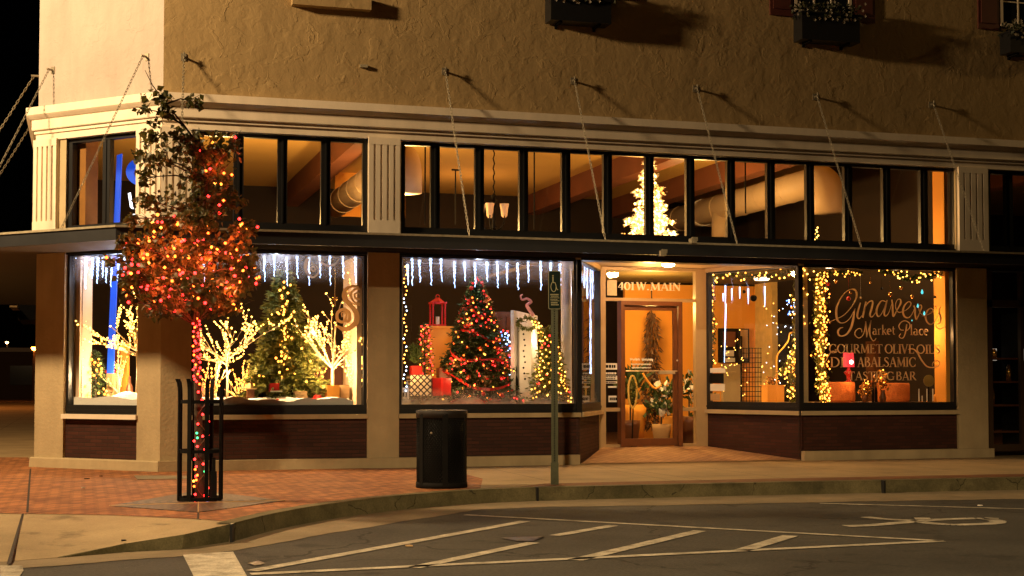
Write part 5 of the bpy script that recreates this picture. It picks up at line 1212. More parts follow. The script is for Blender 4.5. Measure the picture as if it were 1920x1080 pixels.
for x0, x1, y0, y1, mt, mk in ((1326, 1360, 690, 699, 'white', 1), (1327, 1357, 700, 719, 'iron', 2), (1326, 1359, 720, 733, 'white', 1), (1327, 1350, 738, 751, 'tan', 2)):
    note(RF, x0, x1, y0, y1, -.05, X[mt], None, W6, mk)
# white scripted lines on the door glass
wp_ = plain('white_vinyl', (.88, .84, .76), .5)
mb = MB(); rr = random.Random(1)
for (x0, x1, yy, hh) in ((1181, 1199, 674, 7), (1203, 1223, 674, 7), (1183, 1221, 683, 3), (1184, 1220, 689.5, 3)):
    x = x0
    while x < x1-1:
        w_ = rr.uniform(1.6, 3.2) if hh > 4 else rr.uniform(1.2, 2.2)
        P = [q(x+w_*t_, yy-hh*.5*math.sin(t_*6.3+rr.random())*rr.uniform(.5, 1)) for t_ in (0, .25, .5, .75, 1)]
        mb.ribbon(D, P, .010 if hh > 4 else .011, .004, .002); x += w_*1.05
part('lettering', mb, wp_, door, label='white script and two lines of small print on the door glass')

# ------------------------------------------------------------------ slanted garland window (W6)
g = lambda x, y, v=-.2: RF(uz(RF, x, y, v)[0], v, uz(RF, x, y, v)[1])
garland([g(1337, 520), g(1334, 560), g(1337, 610), g(1334, 650), g(1333, 680)], .06, 'thin garland with widely spaced bulbs down the door side of the slanted window', 51, 130, 22, 'fir', ('bwt', 'bw'), .017)
garland([g(1332, 520), g(1370, 514), g(1410, 519), g(1450, 516), g(1495, 508)], .07, 'garland with warm bulbs along the top of the slanted window', 52, 240, 26, 'fir', ('bwt', 'bw'), .016)
garland([g(1497, 510), g(1496, 570), g(1495, 640), g(1490, 690), g(1484, 725), g(1490, 755)], .085, 'dense lit garland down the outer side of the slanted window', 53, 420, 120, 'firy', ('bwt', 'bw', 'ba'), .014)
garland([g(1462, 702, -.45), g(1478, 690, -.45), g(1492, 655, -.45)], .08, 'lit garland sweeping inward near the orange planter', 54, 120, 40, 'firy', ('bw', 'bwt'), .013)
def pt6(x, y, v): return RF(uz(RF, x, y, v)[0], v, uz(RF, x, y, v)[1])
# wire grid rack
mb = MB()
for k in range(8):
    x = 1389+k*5.4; mb.tube([g(x, 652, -.9), g(x, 757, -.9)], .006, 4)
for k in range(12): y = 653+k*9; mb.tube([g(1388, y, -.9), g(1428, y, -.9)], .006, 4)
solo('wire_rack', mb, X['iron'], 'black wire grid rack standing before the yellow post', 'rack', tuple(g(1405, 755, -.9)))
a, b = at(1350, 680, 4.9), at(1406, 616, 4.9); t = thing('notice_board', 'black framed notice board on the orange wall', 'notice board', ((a.x+b.x)/2, 4.97, a.z))
part('board', MB().box(M, a.x, b.x, -4.99, -4.93, a.z, b.z), X['iron'], t)
for x0, x1, y0, y1, mt in ((1361, 1377, 657, 668, 'white'), (1361, 1379, 671, 679, 'white'), (1357, 1380, 622, 650, 'beam'), (1390, 1403, 618, 672, 'tan')):
    c0, c1_ = at(x0, y1, 4.9), at(x1, y0, 4.9); part('notice', MB().box(M, c0.x, c1_.x, -4.93, -4.92, c0.z, c1_.z), X[mt], t)
t = thing('door', 'brown cabinet door below the notice board', 'cabinet', (at(1370, 700, 4.9).x, 4.9, .06)); a, b = at(1356, 700, 4.85), at(1388, 683, 4.85); part('front', MB().box(M, a.x, b.x, -4.95, -4.85, .07, b.z), X['pillar'], t); part('edge', MB().box(M, b.x, b.x+.04, -4.96, -4.84, .07, at(1388, 630, 4.85).z), X['iron'], t)
pa, pb_ = g(1429, 760, -1.0), g(1466, 724, -1.0); t = thing('planter', 'plain orange planter with a gold bush in the slanted window', 'planter', (pa.x, pa.y, .06))
cx_, cy2 = (pa.x+pb_.x)/2, (pa.y+pb_.y)/2
part('pot', MB().cube((cx_, cy2, .06), .30, .30, pb_.z-.06), X['orange'], t); part('rim', MB().cube((cx_, cy2, pb_.z), .32, .32, .02), X['orange'], t)
mb = MB(); rnd = random.Random(8)
for k in range(50): needles(mb, Vector((cx_+rnd.gauss(0, .06), cy2+rnd.gauss(0, .05), pb_.z+.07+rnd.gauss(0, .03))), Vector((0, 0, 1)), rnd, 2, .06, .012, .02)
part('foliage', mb, X['gold'], t)
solo('curved_stand', MB().tube(catmull([tuple(g(*k_, -.7)) for k_ in ((1456, 757), (1456, 700), (1457, 668), (1470, 650), (1478, 638), (1481, 625), (1490, 623))], 5), .012, 6), X['orange'], 'curved copper coloured stand beside the orange planter', 'display stand', tuple(g(1456, 757, -.7)))
for i, (x, y, r_, m_) in enumerate(((1413, 559, .055, 'iron'), (1395, 547, .03, 'iron'))):
    c = g(x, y, -.35); t = solo('bauble', MB().ball(c, r_, 10, 7).tube([c, c+Vector((0, 0, .5))], .002, 3), X[m_], ['larger dark bauble hanging before the yellow post', 'small dark bauble hanging before the orange wall'][i], 'ball ornament', tuple(c), smooth=True)
rnd = random.Random(17)
string('fine white dots imitating reflected sparkle in the slanted window glass', [g(rnd.uniform(1428, 1488), 560+170*rnd.random(), -rnd.uniform(.6, 1.4)) for _ in range(46)], ['bc', 'bw'], g(1455, 560, -1), 18, .008)  # glowing dots stand for reflections in the glass, no bulbs hang here
string('fine white bulbs strung in front of the notice board', [g(rnd.uniform(1352, 1402), 615+130*rnd.random(), -rnd.uniform(.5, .9)) for _ in range(30)], ['bw'], g(1380, 615, -.7), 19, .008)
t = thing('icicle_lights', 'bluish icicle strands hanging before the orange wall', 'icicle lights', tuple(g(1360, 530, -.5)), 'icicle light strings along the window tops')
for x, y0, y1 in ((1360, 535, 575), (1356, 550, 565), (1372, 541, 563), (1387, 538, 560), (1403, 541, 570), (1434, 537, 575), (1361, 570, 680)):
    A, Bq = g(x, y0, -.5), g(x-(3 if y1 > 600 else 0), y1, -.5); part('icicle', MB().tube([A, A.lerp(Bq, .5), Bq], [.012, .009, .004], 5), X['ice'], t)
c = g(1482, 575, -.9); mb = MB()
string('cluster of small blue white bulbs near the lit garland', [g(rnd.uniform(1475, 1492), rnd.uniform(560, 592), -.9) for _ in range(22)], ['bc', 'bb'], c, 20, .010)
c = Vector((g(1425, 508).x, g(1425, 508).y+.9, 3.05)); part('downlight', MB().lathe((at(1428, 507, 3.2).x, 3.2, 3.04), [(.14, .06), (.14, .02), (.12, 0)], 18), X['lit'], bld)


# ------------------------------------------------------------------ shop name window (W4)
f4 = lambda x, y, v=-.22: M(uz(M, x, y, v)[0], v, uz(M, x, y, v)[1])
garland([f4(1537, 516), f4(1536, 580), f4(1538, 640), f4(1541, 700), f4(1545, 756)], .105, 'thick glowing garland down the side of the shop name window', 61, 520, 210, 'firy', ('bw', 'bwt', 'bwt', 'ba'), .0145)
garland([f4(1534, 514), f4(1570, 513), f4(1612, 512)], .05, 'short garland along the top of the shop name window by the thick one', 62, 110, 26, 'fir', ('bwt',), .013)
garland([f4(1650, 508), f4(1680, 512), f4(1700, 523), f4(1735, 519), f4(1765, 512)], .065, 'drooping garland with bulbs at the top middle of the shop name window', 63, 240, 40, 'fir', ('bwt', 'bw'), .013)
orn = [(1553, 533, .030, 'red', 'red bauble high beside the thick garland'), (1567, 528, .028, 'gold', 'gold bauble hanging just right of the high red one'), (1591, 560, .036, 'red', 'red bauble inside the loop of the painted capital'),
       (1595, 549, .022, 'gold', 'gold bead above the red bauble in the painted capital'), (1632, 530, .02, 'gold', 'small gold bauble at the window top'), (1653, 541, .022, 'iron', 'dark bauble above the painted name'), (1669, 552, .036, 'gold', 'largest gold bauble over the middle of the name'),
       (1689, 540, .028, 'gold', 'gold bauble high right of the largest one'), (1710, 556, .028, 'gold', 'gold bauble above the last letters of the name'), (1614, 558, .018, 'white', 'small white ball dotting the painted i'), (1753, 557, .02, 'iron', 'dark bauble near the orange side panel'), (1549, 645, .026, 'red', 'red bauble low beside the thick garland'), (1556, 605, .016, 'gold', 'tiny gold ball beside the thick garland')]
for x, y, r_, m_, lab in orn:
    c = f4(x, y, -.3); solo('bauble', MB().ball(c, r_, 10, 7).tube([c+Vector((0, 0, r_*.9)), (c.x, c.y, 3.0)], .0015, 3), X[m_], lab, 'ball ornament', tuple(c), 'baubles hung in the shop name window', True)
teal = glow('glowing_teal_glass', (.08, .65, .75), 1.6)  # glass is no lamp, its brightness is put in as emission
for x, y, r_, lab in ((1729, 548, .03, 'bright blue glass drop near the garland end'), (1721, 574, .026, 'teal glass drop over the painted name'), (1733, 588, .026, 'teal glass drop below the first one'), (1710, 601, .012, 'tiny teal bead under the painted name')):
    c = f4(x, y, -.3); solo('glass_drop', MB().lathe(tuple(c), [(.002, r_*1.6), (r_*.7, 0), (r_*.5, -r_*.8), (.002, -r_)], 8), teal, lab, 'glass ornament', tuple(c), smooth=True)
for x, y in ((1536, 560), (1538, 650), (1543, 725)): c = f4(x, y, -.25); lamp('garland_glow', 'POINT', c, 2.2, (1, .42, .09), .03)
for x, y in ((1494, 600), (1488, 710)): c = g(x, y, -.3); lamp('garland_glow', 'POINT', c, 1.6, (1, .42, .09), .03)
otto = plain('orange_woven_fabric', (.60, .17, .035), .8, var=.5, scale=60, bump=.8, bscale=90)
for x0, x1, yt, Y, lab in ((1557, 1616, 716, .75, 'orange woven round stool under the red lamp'), (1664, 1718, 718, .8, 'darker orange woven round stool in the middle of the window')):
    a, b = at(x0, yt, Y), at(x1, yt, Y); r_ = (b.x-a.x)/2; t = thing('round_stool', lab, 'stool', ((a.x+b.x)/2, Y+r_, .885))
    part('seat', MB().lathe(((a.x+b.x)/2, Y+r_, .885), [(r_*.96, 0), (r_, .05), (r_, a.z-.885-.03), (r_*.96, a.z-.885)], 26), otto, t, True)
a = at(1597, 716, .95); c = Vector((a.x, .95+.1, a.z)); t = thing('table_lamp', 'small lit lamp with a pink red shade on the orange stool', 'lamp', tuple(c)); zt = at(1597, 661, .95).z; zm = at(1597, 688, .95).z
part('base', MB().lathe(tuple(c), [(.07, 0), (.03, .03), (.035, .1), (.08, .16), (.03, .2), (.012, zm-c.z)], 14), X['redbox'], t, True)
shd = glow('pink_red_shade', (1, .04, .06), .9)
part('lamp_shade', MB().lathe((c.x, c.y, zm), [(.10, 0), (.085, zt-zm)], 18, False), shd, t, True)
part('bulb', MB().ball((c.x, c.y-.09, zm+.08), .035, 10, 6), glow('lamp_bulb', (1, .75, .6), 9), t, True)
for x, y, lab in ((1622, 735, 'gold foliage arrangement between the two orange stools'), (1655, 722, 'taller gold foliage spray left of the darker stool')):
    c = at(x, y, .6); t = thing('flower_arrangement', lab, 'flower arrangement', (c.x, .6, .885)); mb = MB()
    for k in range(70): needles(mb, c+Vector((rnd.gauss(0, .05), rnd.gauss(0, .04), rnd.uniform(-.08, .22 if x > 1630 else .12))), Vector((rnd.uniform(-.5, .5), 0, 1)), rnd, 2, .06, .012, .02)
    part('foliage', mb, X['gold'], t); part('vase', MB().lathe((c.x, .6, .885), [(.04, 0), (.06, .08), (.03, .16), (.04, .2)], 12), X['wood'], t, True)
    bulbs(t, [c+Vector((rnd.gauss(0, .05), -.06, rnd.uniform(-.05, .25))) for _ in range(6)], X['bwt'], .010)
for x, lab in ((1637, 'slim glass bottle left between the stools'), (1643, 'slim glass bottle right between the stools')):
    c = at(x, 750, .5); solo('bottle', MB().lathe((c.x, .5, .885), [(.022, 0), (.022, .2), (.009, .25), (.009, .32)], 10), X['iron'], lab, 'bottle', (c.x, .5, .885), smooth=True)
c = at(1742, 714, .9); t = thing('gold_plate', 'round dull gold plate on a stand at the end of the window', 'plate', (c.x, .9, .885)); part('disc', MB().tube([c, c+Vector((0, .015, 0))], [.10, .10], 24), plain('dull_gold', (.32, .24, .08), .4, .4), t); part('stand', MB().tube([(c.x, .92, .885), (c.x, .92, c.z-.08)], .01, 5), X['iron'], t)
for i, (x, yt) in enumerate(((1723, 729), (1729, 742), (1738, 729), (1749, 729), (1759, 719))):
    c = at(x, yt, .45); t = thing('candle', ['tall white candle standing first left of the group', 'short stub candle between tall ones', 'tall white candle right of the stub', 'white candle beside the copper ornament', 'tallest candle next to the orange side panel'][i], 'candle', (c.x, .45, .885), 'candles on the window ledge')
    part('stick', MB().lathe((c.x, .45, .885), [(.009, 0), (.009, c.z-.885)], 8), X['white'], t); part('holder', MB().lathe((c.x, .45, .885), [(.025, 0), (.012, .015)], 10), X['gold'], t)
c = at(1753, 742, .5); solo('copper_ornament', MB().lathe((c.x, .5, .885), [(.02, 0), (.04, .03), (.02, .06), (.04, .09), (.01, .13)], 10), X['orange'], 'small copper ornament among the candles', 'ornament', (c.x, .5, .885), smooth=True)
cj = plain('clear_jar', (.45, .38, .25), .15)
for x, y0, y1, lab in ((1731, 655, 676, 'first bright glass jar on the high back shelf'), (1760, 655, 676, 'last bright glass jar on the high back shelf'), (1745, 652, 678, 'rounded glass jar in the middle of the high back shelf')):
    a, b = at(x, y1, 2.2), at(x, y0, 2.2); solo('glass_jar', MB().lathe(tuple(a), [(.035, 0), (.045, .03), (.045, (b.z-a.z)*.8), (.02, b.z-a.z)], 12), cj, lab, 'jar', tuple(a), smooth=True)
a, b = at(1722, 679, 2.1), at(1775, 679, 2.1); solo('wall_shelf', MB().box(M, a.x, b.x+.3, -2.4, -2.1, a.z-.03, a.z), X['wood'], 'dark wooden shelf under the glass jars', 'shelf', tuple(a))
lamp('jar_light', 'POINT', (at(1745, 640, 2.0).x, 1.95, at(1745, 640, 2.0).z), 2.0, (1, .75, .4), .03)
# painted shop name, stroke by stroke
def z8(X_, Y_): return uz(M, 1540+X_/8, 530+Y_/8, -.1)
nm_ = MB(); KX = .00825/8
def S8(P, w=1.0, n=6):
    P = catmull(P, n); nm_.ribbon(M, [z8(a, b) for a, b, c_ in P], [c_*KX*w for a, b, c_ in P], -.098)
S8([(30, 585, 6), (110, 590, 8), (220, 545, 9), (330, 490, 9), (430, 390, 10), (500, 280, 20), (530, 180, 32), (505, 112, 30), (440, 100, 14), (360, 145, 12), (280, 250, 18), (230, 370, 30), (222, 470, 36), (240, 560, 32), (290, 603, 16), (360, 592, 12), (430, 530, 12), (480, 440, 12), (508, 390, 8)])
S8([(500, 395, 12), (480, 530, 34), (445, 670, 36), (385, 765, 26), (310, 800, 18), (258, 780, 28), (250, 725, 30), (280, 685, 20), (325, 672, 8)])
S8([(585, 300, 20), (548, 430, 32), (540, 510, 30), (565, 540, 16), (610, 490, 8)])
S8([(582, 225, 34), (598, 225, 34)])
S8([(668, 285, 22), (645, 400, 32), (618, 525, 30)]); S8([(630, 430, 8), (685, 320, 14), (745, 272, 20), (772, 300, 28), (755, 380, 32), (730, 470, 32), (742, 512, 22), (775, 500, 12), (830, 420, 8)])
S8([(965, 285, 12), (905, 272, 16), (850, 340, 28), (825, 430, 32), (842, 500, 24), (885, 490, 12), (935, 400, 10), (985, 270, 14)]); S8([(985, 262, 20), (955, 380, 32), (942, 470, 30), (965, 500, 18), (1010, 450, 8), (1060, 300, 8)])
S8([(1055, 255, 24), (1068, 340, 30), (1070, 430, 32), (1080, 505, 22), (1135, 410, 16), (1188, 310, 28), (1185, 255, 18), (1150, 250, 10), (1118, 300, 10), (1115, 380, 12), (1150, 440, 14), (1200, 440, 10)])
S8([(1200, 440, 8), (1270, 410, 10), (1332, 350, 16), (1340, 300, 16), (1300, 288, 12), (1245, 345, 26), (1222, 430, 32), (1245, 505, 28), (1305, 525, 16), (1360, 470, 10), (1395, 390, 8)])
S8([(1385, 345, 20), (1405, 400, 28), (1405, 480, 30), (1425, 550, 22), (1465, 470, 14), (1500, 380, 24), (1492, 335, 14), (1462, 355, 10), (1470, 430, 12), (1510, 480, 10)])
S8([(1510, 500, 8), (1580, 485, 10), (1650, 450, 14), (1675, 410, 14), (1640, 385, 12), (1590, 420, 22), (1562, 510, 28), (1585, 590, 26), (1640, 625, 18), (1700, 580, 12), (1745, 490, 8), (1785, 370, 8)])
S8([(1712, 345, 22), (1725, 410, 8)])
S8([(1785, 365, 10), (1765, 440, 24), (1790, 520, 30), (1785, 590, 24), (1750, 620, 12), (1715, 610, 8)]); S8([(1702, 620, 8), (1730, 670, 14), (1785, 695, 14), (1865, 645, 6)])
S8([(605, 745, 12), (600, 700, 12), (560, 688, 12), (512, 725, 14), (505, 785, 16), (560, 830, 14), (620, 790, 12), (650, 700, 12), (665, 578, 12)]); S8([(663, 578, 16), (672, 700, 22), (680, 820, 16)]); S8([(680, 820, 10), (712, 680, 12), (748, 565, 14)]); S8([(745, 568, 18), (725, 690, 22), (732, 800, 20), (770, 868, 14), (800, 862, 12), (820, 832, 8)])
S8([(1232, 712, 12), (1185, 705, 12), (1162, 650, 16), (1200, 590, 14), (1260, 572, 12), (1320, 610, 16), (1325, 670, 16), (1290, 712, 12), (1262, 722, 10)]); S8([(1280, 625, 18), (1262, 740, 20), (1235, 815, 16), (1200, 835, 12), (1165, 805, 12), (1190, 765, 10)])
def T8(txt, x0, x1, yb, yt, w=1.1, y1=None):
    m2 = text(M, .1, txt, (1540+x0/8, 530+yb/8), (1540+x1/8, 530+(y1 or yb)/8), 530+yt/8, w); nm_.add([v+Vector((0, 0, 0)) for v in m2.v], m2.f)
T8('arket', 765, 1110, 780, 632, 1.0, 782); T8('lace', 1330, 1610, 785, 630, 1.0, 790)
T8('GOURMET', 112, 920, 1058, 920, .95, 1060); T8('OLIVE', 950, 1395, 1062, 922, .95, 1064); T8('OILS', 1425, 1785, 1064, 930, .95, 1066)
k = 8/7.385
def T7(txt, x0, x1, yb, yt, w=.95): T8(txt, x0*k, x1*k, (yb/7.385+100)*8, (yt/7.385+100)*8, w)
T7('DI', 118, 320, 432, 292); T7('A', 500, 590, 430, 292); T7('BALSAMIC', 592, 1310, 428, 292)
T7('TASTING', 370, 1010, 612, 492); T7('BAR', 1030, 1315, 612, 492)
def s7(P): S8([(a*k, (b/7.385+100)*8, c_) for a, b, c_ in P])
s7([(1200, 185, 8), (1270, 180, 18), (1330, 235, 24), (1390, 340, 26), (1460, 420, 22), (1540, 435, 16), (1620, 410, 14), (1632, 360, 12), (1590, 342, 10), (1545, 370, 10), (1535, 415, 8)])
s7([(60, 350, 8), (100, 265, 16), (150, 215, 20), (220, 215, 12)])
part('painted_lettering', nm_, X['letter'], W4, label='tan painted shop name and wares lettering')

# ------------------------------------------------------------------ neighbouring unit past the last pier
part('neighbour_front', MB().box(M, 13.12, 15.8, -.14, -.06, .1, .2).box(M, 13.12, 15.8, -.14, -.06, 2.44, 2.56).box(M, 13.12, 13.2, -.14, -.06, .2, 3.03).box(M, 13.74, 13.80, -.14, -.06, .2, 3.03), plain('dark_brown_frame', (.05, .028, .014), .5), bld, label='dark brown framed glazing of the next unit')
part('pane', MB().rect(M, 13.2, 15.8, .2, 3.03, -.1), X['glass'], bld)
sh = thing('shelf_unit', 'dark shelving with small lit wares in the unlit next door window', 'shelves', (13.6, 1.0, 0))
part('frame', MB().box(M, 13.1, 13.14, -1.5, -1.0, 0, 2.4).box(M, 14.4, 14.44, -1.5, -1.0, 0, 2.4), X['iron'], sh)
rnd = random.Random(31)
for z in (.35, .8, 1.2, 1.6): part('shelf', MB().box(M, 13.14, 14.4, -1.5, -1.0, z, z+.03), X['wood'], sh)
for i in range(16):
    x, z = rnd.uniform(13.2, 14.3), rnd.choice((.38, .83, 1.23, 1.63)); h_ = rnd.uniform(.12, .3)
    solo('jar', MB().lathe((x, 1.15, z), [(.04, 0), (.05, h_*.6), (.02, h_)], 10), rnd.choice([cj, X['wood'], X['gold']]), 'small jar on the dark shelves in the next door window', 'jar', (x, 1.15, z), 'jars on the dark shelves next door', True)
a, b = at(1849, 676, 1.7), at(1915, 654, 1.7); t = thing('light_box', 'pale lit counter panel deep in the next door window', 'light box', (a.x, 1.7, a.z)); part('panel', MB().box(M, a.x, a.x+.22, -1.75, -1.7, a.z, b.z).box(M, a.x+.36, b.x+.1, -1.75, -1.7, a.z, b.z), glow('pale_panel', (.9, .75, .6), .42), t)
lamp('shelf_light', 'POINT', (13.7, .8, 1.9), .8, (1, .65, .35), .03)

# ------------------------------------------------------------------ flower boxes
X['leafdk'] = leafmat('planter_leaf', (.02, .025, .01), (.05, .05, .02), .2)
def flower_box(x0, x1, y0, y1, lab, seed):
    a, b = uz(M, x0, y1, .02), uz(M, x1, y0, .3); t = thing('flower_box', lab, 'flower box', tuple(M(a[0], .15, a[1])), 'flower boxes under the upper windows')
    u0, u1, z0, z1 = a[0], b[0], a[1], b[1]
    part('box', MB().box(M, u0, u1, .02, .30, z0, z1).box(M, u0-.015, u1+.015, .0, .32, z1, z1+.025), X['black'], t)
    for u_ in (u0+.15, u1-.19): part('bracket', MB().box(M, u_, u_+.04, 0, .26, z0-.025, z0).box(M, u_, u_+.04, 0, .03, z0-.06, z0-.025), X['iron'], t)
    rnd = random.Random(seed); mb, fl = MB(), MB()
    for k in range(230):
        c = M(rnd.uniform(u0-.04, u1+.04), rnd.uniform(.05, .34), z1+rnd.uniform(-.06, .16)); needles(mb, c, Vector((rnd.uniform(-1, 1), rnd.uniform(-1, .2), rnd.uniform(-.6, 1))), rnd, 2, .07, .014, .02)
    for k in range(60):
        c = M(rnd.uniform(u0-.06, u1+.06), rnd.uniform(.2, .40), z1+rnd.uniform(-.12, .2))
        for j in range(5):
            an = j*1.2566; fl.add([c, c+Vector((.02*math.cos(an-.4), -.006, .02*math.sin(an-.4))), c+Vector((.026*math.cos(an), -.008, .026*math.sin(an))), c+Vector((.02*math.cos(an+.4), -.006, .02*math.sin(an+.4)))], [(0, 1, 2, 3)])
    part('foliage', mb, X['leafdk'], t); part('blossom', fl, plain('pale_petals', (.6, .52, .42), .7), t)
flower_box(1022, 1146, -2, 45, 'flower box nearest the cut corner with pale blossoms', 1)
flower_box(1488, 1612, 32, 80, 'flower box under the middle shuttered upper window', 2)
flower_box(1875, 2000, 68, 104, 'flower box cut by the picture edge under the last upper window', 3)

# ------------------------------------------------------------------ street tree and its guard
tb = gp(375, 941, .0); TY = tb.y
gt = thing('tree_grate', 'diamond laid iron tree grate with slotted rings in the brick paving', 'tree grate', (tb.x, tb.y, .004))
m, n, l, bsd = nm('slotted_iron'); g_ = n.new('ShaderNodeNewGeometry'); ds = n.new('ShaderNodeVectorMath'); ds.operation = 'DISTANCE'; l.new(g_.outputs['Position'], ds.inputs[0]); ds.inputs[1].default_value = (tb.x, tb.y, .01)
sb = n.new('ShaderNodeVectorMath'); sb.operation = 'SUBTRACT'; l.new(g_.outputs['Position'], sb.inputs[0]); sb.inputs[1].default_value = (tb.x, tb.y, 0); sx = n.new('ShaderNodeSeparateXYZ'); l.new(sb.outputs[0], sx.inputs[0])
an = mth(n, l, 'ARCTAN2', sx.outputs[1], sx.outputs[0])
ringf = mth(n, l, 'GREATER_THAN', mth(n, l, 'FRACT', mth(n, l, 'MULTIPLY', ds.outputs['Value'], 9)), .5); rad_ = mth(n, l, 'GREATER_THAN', mth(n, l, 'FRACT', mth(n, l, 'MULTIPLY', an, 9)), .35)
mx = n.new('ShaderNodeMix'); mx.data_type = 'RGBA'; mx.inputs[6].default_value = (.10, .05, .02, 1); mx.inputs[7].default_value = (.012, .008, .005, 1); l.new(mth(n, l, 'MULTIPLY', ringf, rad_), mx.inputs[0]); l.new(mx.outputs[2], bsd.inputs['Base Color']); bsd.inputs['Roughness'].default_value = .6
gc = [gp(205, 950), gp(372, 921), gp(535, 940), gp(372, 962)]; cc = Vector((tb.x, tb.y, 0))
part('plate', MB().prism([(p_.x, p_.y) for p_ in gc], -.02, .010), m, gt)
part('seam', MB().tube([gc[0]+Vector((0, 0, .01)), gc[2]+Vector((0, 0, .01))], .006, 4).tube([gc[1]+Vector((0, 0, .01)), gc[3]+Vector((0, 0, .01))], .006, 4), X['tan'], gt)
gd = thing('tree_guard', 'black iron cage of flat bars round the young street tree', 'tree guard', (tb.x, tb.y, .01)); GR = .232
def barg(a):
    d = Vector((math.cos(a), math.sin(a), 0)); s_ = Vector((-d.y, d.x, 0))*.021; mb = MB(); P = [(GR, .02), (GR, .9), (GR, 1.08), (GR+.003, 1.16), (GR+.012, 1.21), (GR+.03, 1.25)]
    vs = []
    for r_, z in P:
        for o_ in (0, .012): vs += [tb+d*(r_-o_)+s_+Vector((0, 0, z)), tb+d*(r_-o_)-s_+Vector((0, 0, z))]
    fs = []
    for i in range(len(P)-1):
        A = 4*i; fs += [(A, A+1, A+5, A+4), (A+2, A+6, A+7, A+3), (A, A+4, A+6, A+2), (A+1, A+3, A+7, A+5)]
    fs += [(0, 2, 3, 1), (4*len(P)-4, 4*len(P)-3, 4*len(P)-1, 4*len(P)-2)]
    return mb.add(vs, fs)
for k_ in range(8): part('bar', barg(k_*math.pi/4+.2), X['iron'], gd)
for z in (.02, .5, 1.0):
    part('hoop', MB().lathe((tb.x, tb.y, z), [(GR-.012, 0), (GR-.012, .035), (GR-.024, .035), (GR-.024, 0), (GR-.012, 0)], 28, False), X['iron'], gd)
part('outlet_post', MB().cube((tb.x+.13, tb.y-.05, .01), .06, .06, .30).cube((tb.x+.13, tb.y-.05, .31), .035, .035, .14), X['iron'], gd)
TYP = TY
def tp(x, y, dy=0): return at(x, y, TYP+dy)
tr = thing('street_tree', 'slender street tree strung with red and orange lights in front of the corner', 'tree', (tb.x, tb.y, .01))
trunk = [tp(375, 943), tp(374, 880), tp(372, 780), tp(370, 690), tp(368, 610), tp(372, 520), tp(382, 420), tp(386, 340), tp(378, 280), tp(345, 235), tp(312, 195), tp(286, 160), tp(272, 132)]
trunk[0] = Vector((tb.x, tb.y, .0))
part('trunk', MB().tube(trunk, [.052, .047, .042, .038, .034, .030, .024, .019, .014, .010, .008, .005, .003], 9), X['trunk'], tr, True)
CLU = [(300, 182, 18, 12), (268, 203, 12, 5), (365, 190, 12, 14), (312, 208, 18, 16), (286, 252, 20, 18), (300, 295, 26, 22), (262, 290, 12, 14), (345, 262, 26, 26), (378, 292, 32, 34), (412, 272, 26, 24), (441, 268, 10, 20), (392, 335, 36, 30), (405, 372, 32, 24), (442, 372, 20, 14), (272, 332, 14, 12), (278, 375, 22, 16), (342, 382, 36, 28), (372, 410, 42, 24), (250, 410, 14, 12), (300, 418, 42, 20), (452, 430, 32, 16), (232, 448, 12, 16), (255, 468, 36, 34), (312, 470, 50, 38), (372, 470, 55, 38), (432, 478, 46, 38), (255, 520, 36, 38), (305, 540, 45, 34), (362, 540, 50, 38), (430, 530, 46, 38), (458, 505, 26, 44), (305, 578, 36, 18), (362, 574, 46, 22), (420, 572, 40, 18), (240, 560, 16, 12), (205, 487, 14, 6), (470, 425, 18, 10)]
rnd = random.Random(99); lf = MB(); lb = MB(); leafpos = []
axis = lambda y: next((p_ for p_ in trunk if abs(p_.z-at(370, y, TYP).z) < .25), trunk[5])
for i, (x, y, rx, ry) in enumerate(CLU):
    dy = rnd.uniform(-.35, .35) if y > 400 else rnd.uniform(-.15, .15)
    c = tp(x, y, dy); sc2 = (c-CAM).dot(FW)/F_PX; kk = 1.0 if y > 400 else 1.3; RX, RZ2 = rx*sc2*kk, ry*sc2*kk
    ty = min(y+45, 600) if y > 250 else y+25
    a = min(trunk[3:], key=lambda p_: abs(p_.z-tp(370, ty).z))
    mid = a.lerp(c, .5)+Vector((0, 0, .04)); lb.tube([a, mid, c], [.012, .008, .004], 5)
    for j in range(5):
        e_ = c+Vector((rnd.uniform(-1, 1)*RX, rnd.uniform(-.6, .6)*RX, rnd.uniform(-1, 1)*RZ2)); lb.tube([mid.lerp(c, .6), e_], [.004, .002], 4)
    nlf = int(rx*ry*(.25 if y > 400 else .17))+10
    for j in range(nlf):
        v3 = Vector((rnd.gauss(0, .5), rnd.gauss(0, .5), rnd.gauss(0, .5)))
        if v3.length > 1.15: continue
        o = c+Vector((v3.x*RX, v3.y*max(RX, .1)*1.1, v3.z*RZ2)); leafpos.append((o, y))
        L = rnd.uniform(.045, .09); d = Vector((rnd.uniform(-1, 1), rnd.uniform(-1, 1), rnd.uniform(-1.3, .3))).normalized(); s_ = d.cross(Vector((rnd.uniform(-1, 1), rnd.uniform(-1, 1), rnd.uniform(-1, 1)))).normalized()*L*.42; nn = d.cross(s_).normalized()*L*.12
        lf.add([o, o+d*L*.35+s_+nn, o+d*L, o+d*L*.35-s_+nn, o+d*L*.5], [(0, 1, 4), (1, 2, 4), (2, 3, 4), (3, 0, 4)])
part('limbs', lb, X['trunk'], tr); part('crown', lf, X['leaf'], tr)
lo = [p_ for p_, y in leafpos if y > 415]; up_ = [p_ for p_, y in leafpos if 250 < y < 400 and p_.x > tp(365, 330).x]
rnd.shuffle(lo); rnd.shuffle(up_)
sel = [p_+Vector((rnd.gauss(0, .02), rnd.uniform(-.07, -.01), rnd.gauss(0, .02))) for p_ in lo if p_.y < TYP+.25][:185]+[p_+Vector((0, -.03, 0)) for p_ in up_[:16]]
strip = []
